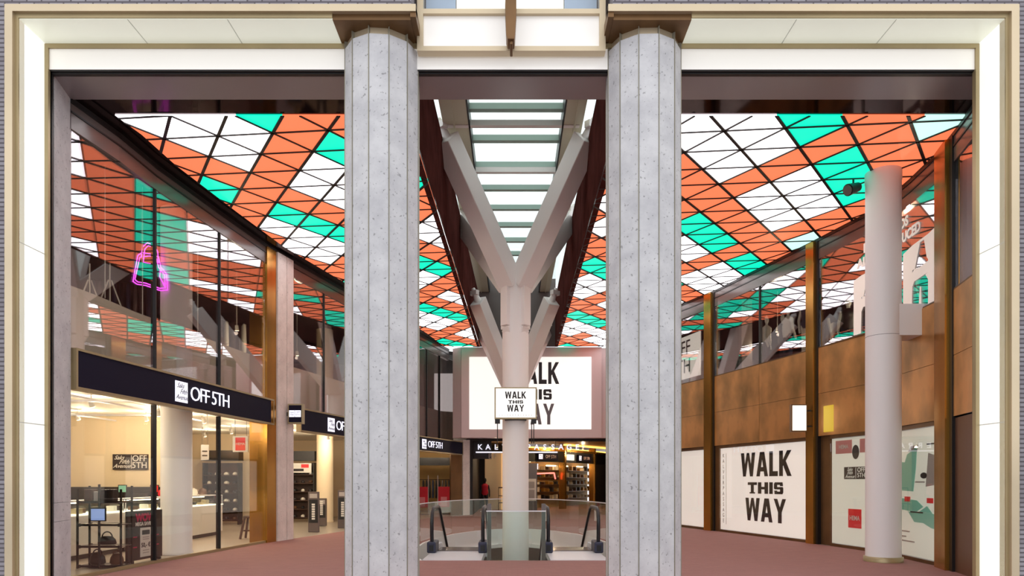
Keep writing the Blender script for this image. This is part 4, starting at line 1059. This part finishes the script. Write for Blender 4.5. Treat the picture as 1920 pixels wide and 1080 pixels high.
# sale poster board
p, q = (-7.42, 13.15), (-7.33, 14.25)
loc, rz, L = frame(p, q)
r = root('sale_board', loc, rz, 'dark sale board with pink WOW heading leaning behind the shop glass', 'poster board')
L = 1.12
B(0, L, -.02, .03, .05, 1.02).build('board', M_INK, r)
text('lettering', 'WOW', .20, M_MAGENTA, r, (L * .48, -.022, .88), bold=.012, ext=.002)
text('lettering', 'MEGA SAVINGS', .10, M_WHITE, r, (L * .5, -.022, .755), bold=.004, ext=.002, xs=.95)
B(L * .34, L * .66, -.024, -.02, .10, .68).build('price_sheet', M_WHITE, r); B(L * .39, L * .61, -.027, -.024, .54, .63).build('price_logo', M_INK, r)
text('lettering', '50,- €', .12, M_INK, r, (L * .5, -.025, .33), ext=.001, bold=.004)
for z in (.48, .44, .22, .17): B(L * .41, L * .59, -.027, -.024, z, z + .018).build('caption_line', M_GREYMAP, r)
for x in (.12, .76):
    for z in (.30, .50): B(L * x, L * (x + .13), -.024, -.02, z, z + .02).build('caption_line', M_MAGENTA, r)
for x in (.1, L - .14): B(x, x + .05, -.05, .15, 0, .05).build('foot', M_BLACK, r)
# shelving at the rear
def shelving(x, y, w, h, lab, rows=6, grp='goods on the rear shelving', valance=True):
    r = root('wall_shelving', (x, y, 0), 0, lab, 'shelving')
    for sx in (-1, 1): B(sx * w / 2 - .02, sx * w / 2 + .02, -.2, .2, 0, h).build('upright', M_BLACK, r)
    B(-w / 2, w / 2, .18, .2, .1, h).build('back_board', M_WOOD, r)
    if valance: B(-w / 2 - .05, w / 2 + .05, -.25, .2, h + .08, h + .46).build('valance', M_BLACK, r)
    for k in range(rows):
        z = .15 + k * (h - .3) / rows
        B(-w / 2, w / 2, -.2, .2, z, z + .03).build('shelf', M_WOOD, r)
        n = int(w / .28)
        for i in range(n):
            xx = x - w / 2 + (i + .5) * w / n; s_ = rr.uniform(.07, .11)
            m = MB().lathe([(s_ * .8, 0), (s_, .03), (s_ * .7, .09), (s_ * .2, .11)], 0, 0, 10, sx=1, sy=1.5)
            o = m.build('shoe', rr.choice([M_BLACK, M_LEATHER, M_OFFW, M_BROWN, M_WHITE]), None, (xx, y - .03, z + .03))
            tag(o, 'small shoe in a row on ' + grp, 'shoe', 'shoes on ' + grp)
    return r
shelving(-10.85, 25.6, 1.3, 2.3, 'tall black shoe shelving near the rear of the shop seen past the round column', grp='the tall rear shelving')
shelving(-8.35, 27.3, .95, 2.35, 'black shelving seen through the open shop doorway', grp='the doorway shelving')
r = root('shelf_poster', (-8.35, 27.05, 1.95), 0, 'white and red poster on the doorway shelving', 'poster')
B(-.4, .4, -.01, .01, 0, .38).build('sheet', M_WHITE, r); B(.0, .3, -.014, -.01, .2, .34).build('red_patch', M_REDS, r); B(-.3, .1, -.014, -.01, .06, .16).build('caption_line', M_INK, r)
# stool
r = root('stool', (-7.35, 19.2, 0), 0, 'dark wooden stool behind the glass beside the brass pilaster', 'stool')
MB().lathe([(.20, .58), (.21, .62), (.18, .64)], 0, 0, 20).build('seat', M_WOOD, r)
for sx in (-1, 1):
    for sy in (-1, 1): MB().beam((sx * .22, sy * .2, 0), (sx * .12, sy * .12, .6), .05, .05).build('leg', M_WOOD, r)
B(-.2, .2, -.015, .015, .2, .24).build('stretcher', M_WOOD, r)
# reflections of a HEMA sign, modelled as boxes hanging inside the shop
for x, y, lab in ((-7.15, 18.0, 'reflected HEMA sign modelled as a white box with red square, nearer the thick column'), (-6.85, 18.45, 'reflected HEMA sign modelled as a white box with red square, next to the brass pilaster')):
    r = root('hanging_sign', (x, y, 0), 0, lab, 'sign')
    B(-.2, .2, -.03, .03, 2.38, 2.8).build('sign_box', M_WHITE, r); B(-.13, .13, -.035, -.03, 2.42, 2.76).build('red_square', M_REDS, r)
    text('lettering', 'HEMA', .09, M_WHITE, r, (0, -.037, 2.59), ext=.001)
    for dx in (-.15, .15): B(dx - .004, dx + .004, -.004, .004, 2.8, 3.46).build('hanger', M_BLACK, r)
# wall signs: small logo on the glass
r = root('hanging_sign', (-8.5, 18.9, 0), 0, 'small pale logo panel hanging above the far counter', 'sign')
B(-.11, .11, -.01, .01, 2.2, 2.62).build('panel', M_GREYMAP, r); B(-.07, .07, -.014, -.01, 2.3, 2.34).build('caption_line', M_INK, r); B(-.07, .07, -.014, -.01, 2.42, 2.46).build('caption_line', M_INK, r)
for dx in (-.08, .08): B(dx - .004, dx + .004, -.004, .004, 2.62, 3.46).build('hanger', M_BLACK, r)
# security pedestals with vertical lettering
def pedestal(x, y, h, lab):
    r = root('security_pedestal', (x, y, 0), 0, lab, 'security pedestal')
    B(-.17, .17, -.05, .05, 0, h).build('casing', M_SPAND, r, bevel=.015); B(-.14, .14, -.055, -.05, .3, h - .25).build('face', M_BLACK, r)
    B(-.12, .12, -.056, -.05, h - .2, h - .06).build('label_plate', M_GREYMAP, r)
    for k in range(7):
        B(-.05, .05, -.060, -.055, .40 + k * .075, .455 + k * .075).build('letter_block', M_WHITE, r)
pedestal(-6.27, 21.6, 1.28, 'black security pedestal with white vertical lettering in the shop doorway')
pedestal(-5.82, 23.5, 1.3, 'black security pedestal half hidden by the stone pillar at the doorway')
pedestal(-6.85, 24.6, 1.0, 'lower dark pedestal deeper inside the shop doorway')
# gate frames and red cloth stands in the third shop
for x, y, lab in ((-4.35, 33.0, 'crimson banner on a stand inside the last shop, nearer the stone pillar'), (-3.35, 33.6, 'crimson banner on a stand inside the last shop, nearer its door post')):
    r = root('banner_stand', (x, y, 0), 0, lab, 'banner')
    B(-.28, .28, -.02, .02, .35, 1.35).build('banner_cloth', M_CRIMSON, r); B(-.15, .15, -.024, -.02, .4, .85).build('print_block', pbr('faded_pink_print', (226, 130, 140), .6) if 'faded_pink_print' not in MATS else MATS['faded_pink_print'], r)
    for sx in (-.3, .3): MB().tube([(sx, 0, 0), (sx, 0, 1.9)], .015, 6).build('pole', M_ALU, r)
    B(-.35, .35, -.12, .12, 0, .03).build('base', M_BLACK, r)
piece('trim_20', -5.6, -2.9, 35.6, 35.9, 2.45, 2.85, M_BLACK)
r = root('clothes_rail', (-4.0, 36.2, 0), 0, 'dark clothes rail at the rear of the last shop', 'clothes rail')
MB().tube([(-.9, 0, 0), (-.9, 0, 1.7), (.9, 0, 1.7), (.9, 0, 0)], .02, 6).build('rail_frame', M_BLACK, r)
for k in range(9):
    o = MB().lathe([(.05, 0), (.13, -.06), (.16, -.7), (.15, -.95)], 0, 0, 10, sx=.4, sy=1.2).build('garment', rr.choice([M_DENIM, M_BLACK, M_DARK, M_SPAND]), None, (-4.7 + k * .17, 36.2, 1.68))
    tag(o, 'dark garment hanging on the rail in the last shop', 'garment', 'garments on the last shop rail')

# mannequins
def mannequin(x, y, z, rz, coat, trousers, lab, grp, bare=M_WIRE):
    r = root('mannequin', (x, y, z), rz, lab, 'mannequin', grp)
    b = MB()
    b.lathe([(.10, .86), (.165, .92), (.155, 1.02), (.125, 1.12), (.15, 1.28), (.17, 1.40), (.10, 1.47), (.05, 1.50), (.048, 1.56), (.075, 1.60), (.085, 1.68), (.07, 1.76), (.02, 1.80)], 0, 0, 18, sy=.68)
    for s in (-1, 1):
        b.tube([(s * .09, 0, .94), (s * .10, -.01, .5), (s * .11, .02, .08), (s * .11, -.06, .03)], [.085, .06, .04, .035], 10)
        b.tube([(s * .17, 0, 1.41), (s * .24, .01, 1.12), (s * .25, -.07, .86), (s * .25, -.09, .78)], [.05, .04, .032, .026], 10)
    b.build('body', bare, r)
    MB().lathe([(.17, .88), (.19, 1.0), (.165, 1.12), (.18, 1.3), (.19, 1.41), (.08, 1.49)], 0, 0, 18, sy=.74).build('top', coat, r)
    m = MB()
    for s in (-1, 1): m.tube([(s * .09, 0, .96), (s * .10, -.01, .5), (s * .11, .02, .12)], [.10, .075, .06], 10)
    m.build('trousers', trousers, r)
    B(-.25, .25, -.18, .18, -.0, .02).build('base', M_ALU, r)
    return r
grpm = 'mannequins in the upper bronze window'
for k, (px, d, ct, tr, lab) in enumerate(((1396, .9, M_OFFW, M_BLACK, 'upstairs mannequin in pale top nearest the thin brass strip'), (1412, 1.2, M_BLACK, M_DENIM, 'upstairs mannequin in black standing behind the pale topped one'),
        (1440, .8, M_OFFW, M_DENIM, 'upstairs mannequin in pale top just past the window joint'), (1464, 1.7, M_BLACK, M_BLACK, 'upstairs mannequin all in black in the middle of the bronze window'),
        (1486, .6, M_DENIM, M_OFFW, 'upstairs mannequin in dark blue top with pale trousers'), (1511, 1.7, M_BLACK, M_DENIM, 'upstairs mannequin in black top next to the wide brass post'))):
    p = R_(px); dv = Vector((p[0], p[1])).normalized(); 
    mannequin(p[0] + d, p[1] + d * .7, 4.96, math.radians(60 + 20 * k), ct, tr, lab, grpm)
for px, d, lab in ((1585, 1.0, 'upstairs mannequin behind the window print, nearer the wide brass post'), (1620, 1.4, 'upstairs mannequin behind the window print, beside the slim column')):
    p = R_(px); mannequin(p[0] + d, p[1] + .3, 4.96, 1.2, M_BLACK, M_DENIM, lab, None)
p = R_(1380); r = root('display_table', (p[0] + 2.4, p[1] + 1.2, 4.96), .3, 'low display table upstairs beside the mannequins', 'table')
B(-.6, .6, -.35, .35, .5, .54).build('table_top', M_WHITE, r)
for sx in (-1, 1):
    for sy in (-1, 1): B(sx * .55 - .02, sx * .55 + .02, sy * .3 - .02, sy * .3 + .02, 0, .5).build('leg', M_BLACK, r)
piece('trim_21', 7.6, 7.95, 22.6, 22.9, 4.96, 7.6, M_SPAND)
# passage mannequin in red
mannequin(-1.45, 36.5, 0, 0, M_CRIMSON, M_BLACK, 'mannequin in a crimson shirt at the dark doorway beside the trunk', None, bare=M_BLACK)
r = root('wooden_chair', (-.55, 37.2, 0), 0, 'dark wooden chair in front of the cream wall beside the trunk', 'chair')
B(-.2, .2, -.2, .2, .43, .47).build('seat', M_WOOD, r)
for sx in (-1, 1):
    for sy in (-1, 1): B(sx * .18 - .02, sx * .18 + .02, sy * .18 - .02, sy * .18 + .02, 0, .43).build('leg', M_WOOD, r)
m = MB(); m.box(-.2, -.17, .16, .2, .47, 1.3); m.box(.17, .2, .16, .2, .47, 1.3); m.box(-.2, .2, .16, .2, 1.24, 1.3); m.box(-.2, .2, .16, .2, .8, .84); m.build('backrest', M_WOOD, r)

# neon bag upstairs
r = root('neon_bag_sign', (-7.80, 14.7, 5.72), math.radians(8), 'pink neon handbag outline hanging in the upper shop window', 'neon sign')
m = MB()
def tb(pts, w=.012): m.tube([(x, 0, z) for x, z in pts], w, 6)
tb([(-.34, .18), (-.30, .42), (-.24, .74), (-.16, .80), (.04, .78), (.18, .72), (.22, .52), (.34, .36), (.36, .02), (.22, .0), (-.08, .10), (-.26, .12), (-.34, .18)])
tb([(-.30, .22), (-.26, .42), (-.20, .70), (.0, .74), (.14, .68), (.18, .50), (.30, .34), (.31, .06), (.20, .05), (-.08, .15), (-.24, .17), (-.30, .22)])
tb([(-.17, .72), (-.15, .92), (-.05, 1.02), (.08, .98), (.16, .84), (.18, .60)]); tb([(-.12, .72), (-.10, .88), (-.03, .96), (.05, .93), (.11, .80), (.13, .64)])
tb([(-.12, .70), (-.13, .60), (.10, .56), (.12, .66)]); tb([(.22, .5), (.20, .3), (.30, .1)])
m.build('neon_tube', M_NEON, r)
for x in (-.16, .16): MB().tube([(x, 0, .8), (x, 0, 1.88)], .005, 5).build('hanger', M_ALU, r)
for x, y, z, lab in ((-7.75, 13.0, 6.4, 'thin pale hanging cable upstairs nearest the jamb'), (-7.55, 13.95, 6.2, 'thin pale hanging rod upstairs beside the neon bag'), (-7.25, 15.75, 5.0, 'thin pale hanging rod upstairs beyond the thick column')):
    o = MB().tube([(x, y, z - 1.3), (x, y, 7.62)], .012, 6).build('hanging_rod', M_WIRE); tag(o, lab, 'hanging rod')
for x, lab in ((-8.15, 'white wire trestle upstairs, the nearer to the jamb'), (-7.75, 'white wire trestle upstairs, the nearer to the neon bag')):
    r = root('wire_stand', (x - .2, 13.5, 4.96), 0, lab, 'stand')
    for a in (0, 120, 240):
        MB().tube([(.03 * math.cos(math.radians(a)), .03 * math.sin(math.radians(a)), .62), (.10 * math.cos(math.radians(a)), .1 * math.sin(math.radians(a)), .42), (.26 * math.cos(math.radians(a)), .26 * math.sin(math.radians(a)), 0)], .014, 6).build('leg', M_WIRE, r)
    MB().tube([(0, 0, .6), (0, 0, .95)], .014, 6).build('stem', M_WIRE, r)
def rack(x, y, z, L, rz, n, lab, grp, mats):
    r = root('clothes_rail', (x, y, z), rz, lab, 'clothes rail')
    MB().tube([(0, 0, 0), (0, 0, 1.6), (L, 0, 1.6), (L, 0, 0)], .02, 6).build('rail_frame', M_BLACK, r)
    ca, sa = math.cos(rz), math.sin(rz)
    for k in range(n):
        u = .1 + k * (L - .2) / (n - 1)
        o = MB().lathe([(.03, 0), (.14, -.06), (.17, -.6), (.15, -1.0)], 0, 0, 10, sx=.35, sy=1.3).build('garment', mats[k % len(mats)], None, (x + u * ca, y + u * sa, z + 1.57), rz)
        tag(o, 'garment hanging on ' + grp, 'garment', 'garments on ' + grp)
rack(-10.3, 16.6, 4.96, 1.7, .5, 11, 'clothes rail upstairs behind the neon bag', 'the rail behind the neon bag', [M_DENIM, M_SPAND, M_BLACK, M_DENIM, M_DARK])
rack(-9.0, 20.8, 4.96, 1.8, .7, 10, 'clothes rail upstairs in the window over the doorway shop', 'the rail over the doorway shop', [M_BLACK, M_OFFW, M_DARK])
rack(9.6, 21.6, 4.96, 2.0, -.9, 12, 'clothes rail upstairs behind the mannequins', 'the rail behind the mannequins', [M_BLACK, M_DENIM, M_DARK, M_OFFW])

# ============================================================ LAMPS
def track_lamp(x, y, z, power, lab, grp, col=(1, .84, .62), aim=(0, .3, -1), drop=.18):
    r = root('track_spotlight', (x, y, z), 0, lab, 'spotlight', grp)
    d = Vector(aim).normalized(); c = Vector((0, 0, -drop))
    MB().tube([(0, 0, 0), (0, 0, -drop)], .012, 6).build('stem', M_WHITE, r)
    MB().tube([c - d * .07, c + d * .08], [.045, .055], 14).build('lamp_head', M_WHITE, r)
    MB().tube([c + d * .081, c + d * .09], [.05, .05], 14).build('lens', M_LAMP, r)
    ld = bpy.data.lights.new('shop_light', 'POINT'); ld.energy = power; ld.color = col; ld.shadow_soft_size = .05
    lo = bpy.data.objects.new('shop_light', ld); C.objects.link(lo); lo.parent = r; lo.location = c + d * .16
gl_ = 'ceiling track spotlights of the black signed shop'
for i, (x, y) in enumerate(((-8.6, 12.6), (-9.0, 14.6), (-8.6, 16.6), (-9.6, 17.9), (-11.2, 17.6), (-12.6, 15.8), (-8.4, 18.6), (-7.7, 20.4), (-9.3, 22.6), (-10.9, 24.2), (-8.2, 24.6), (-7.0, 26.0), (-6.6, 22.4))):
    track_lamp(x, y, 3.46, 46, 'small white track spotlight on the shop ceiling', gl_, aim=(0, .5, -.8))
for x, y in ((-5.2, 33.4), (-4.4, 34.4), (-3.6, 35.0)): track_lamp(x, y, 3.46, 22, 'tiny track spotlight on the ceiling of the last shop', 'ceiling spotlights of the last shop')
m = MB()
for x in (-8.8, -11.2): m.box(x - .02, x + .02, 11.6, 19.3, 3.30, 3.34)
m.box(-14.5, -7.6, 17.0, 17.04, 3.24, 3.28); m.box(-14.5, -7.4, 14.0, 14.04, 3.24, 3.28)
struct(m.build('trim_22', M_ALU))
for x, y, e in ((-8.6, 17.4, 45), (-7.9, 19.6, 45), (-9.5, 13.2, 45), (-7.4, 23.5, 45)):
    track_lamp(x, y, 7.62, e, 'warm spotlight on the upper floor ceiling of the black signed shop', 'upper floor spotlights', drop=1.6)
for x, y in ((10.6, 18.0), (8.4, 21.6), (9.6, 16.5)):
    track_lamp(x, y, 7.62, 60, 'warm spotlight on the upper floor ceiling behind the bronze wall', 'upper bronze side spotlights', drop=1.2)
for x, y, e in ((-.8, 36.5, 40), (2.0, 36.2, 50), (4.0, 38.5, 50), (6.0, 41.5, 50)):
    track_lamp(x, y, 3.60, e, 'small round ceiling lamp in the passage', 'passage ceiling lamps', col=(1, .78, .5), drop=.08)
for k, (p, q) in enumerate(zip(pf, pf[1:])):
    loc, rz, L = frame(p, q); u = L / 2
    x = loc[0] + u * math.cos(rz) - 1.2 * math.sin(rz); y = loc[1] + u * math.sin(rz) + 1.2 * math.cos(rz)
    track_lamp(x, y, 2.95, 30, 'lamp inside a passage shop window', 'passage shop window lamps', col=(1, .72, .4), drop=.1)
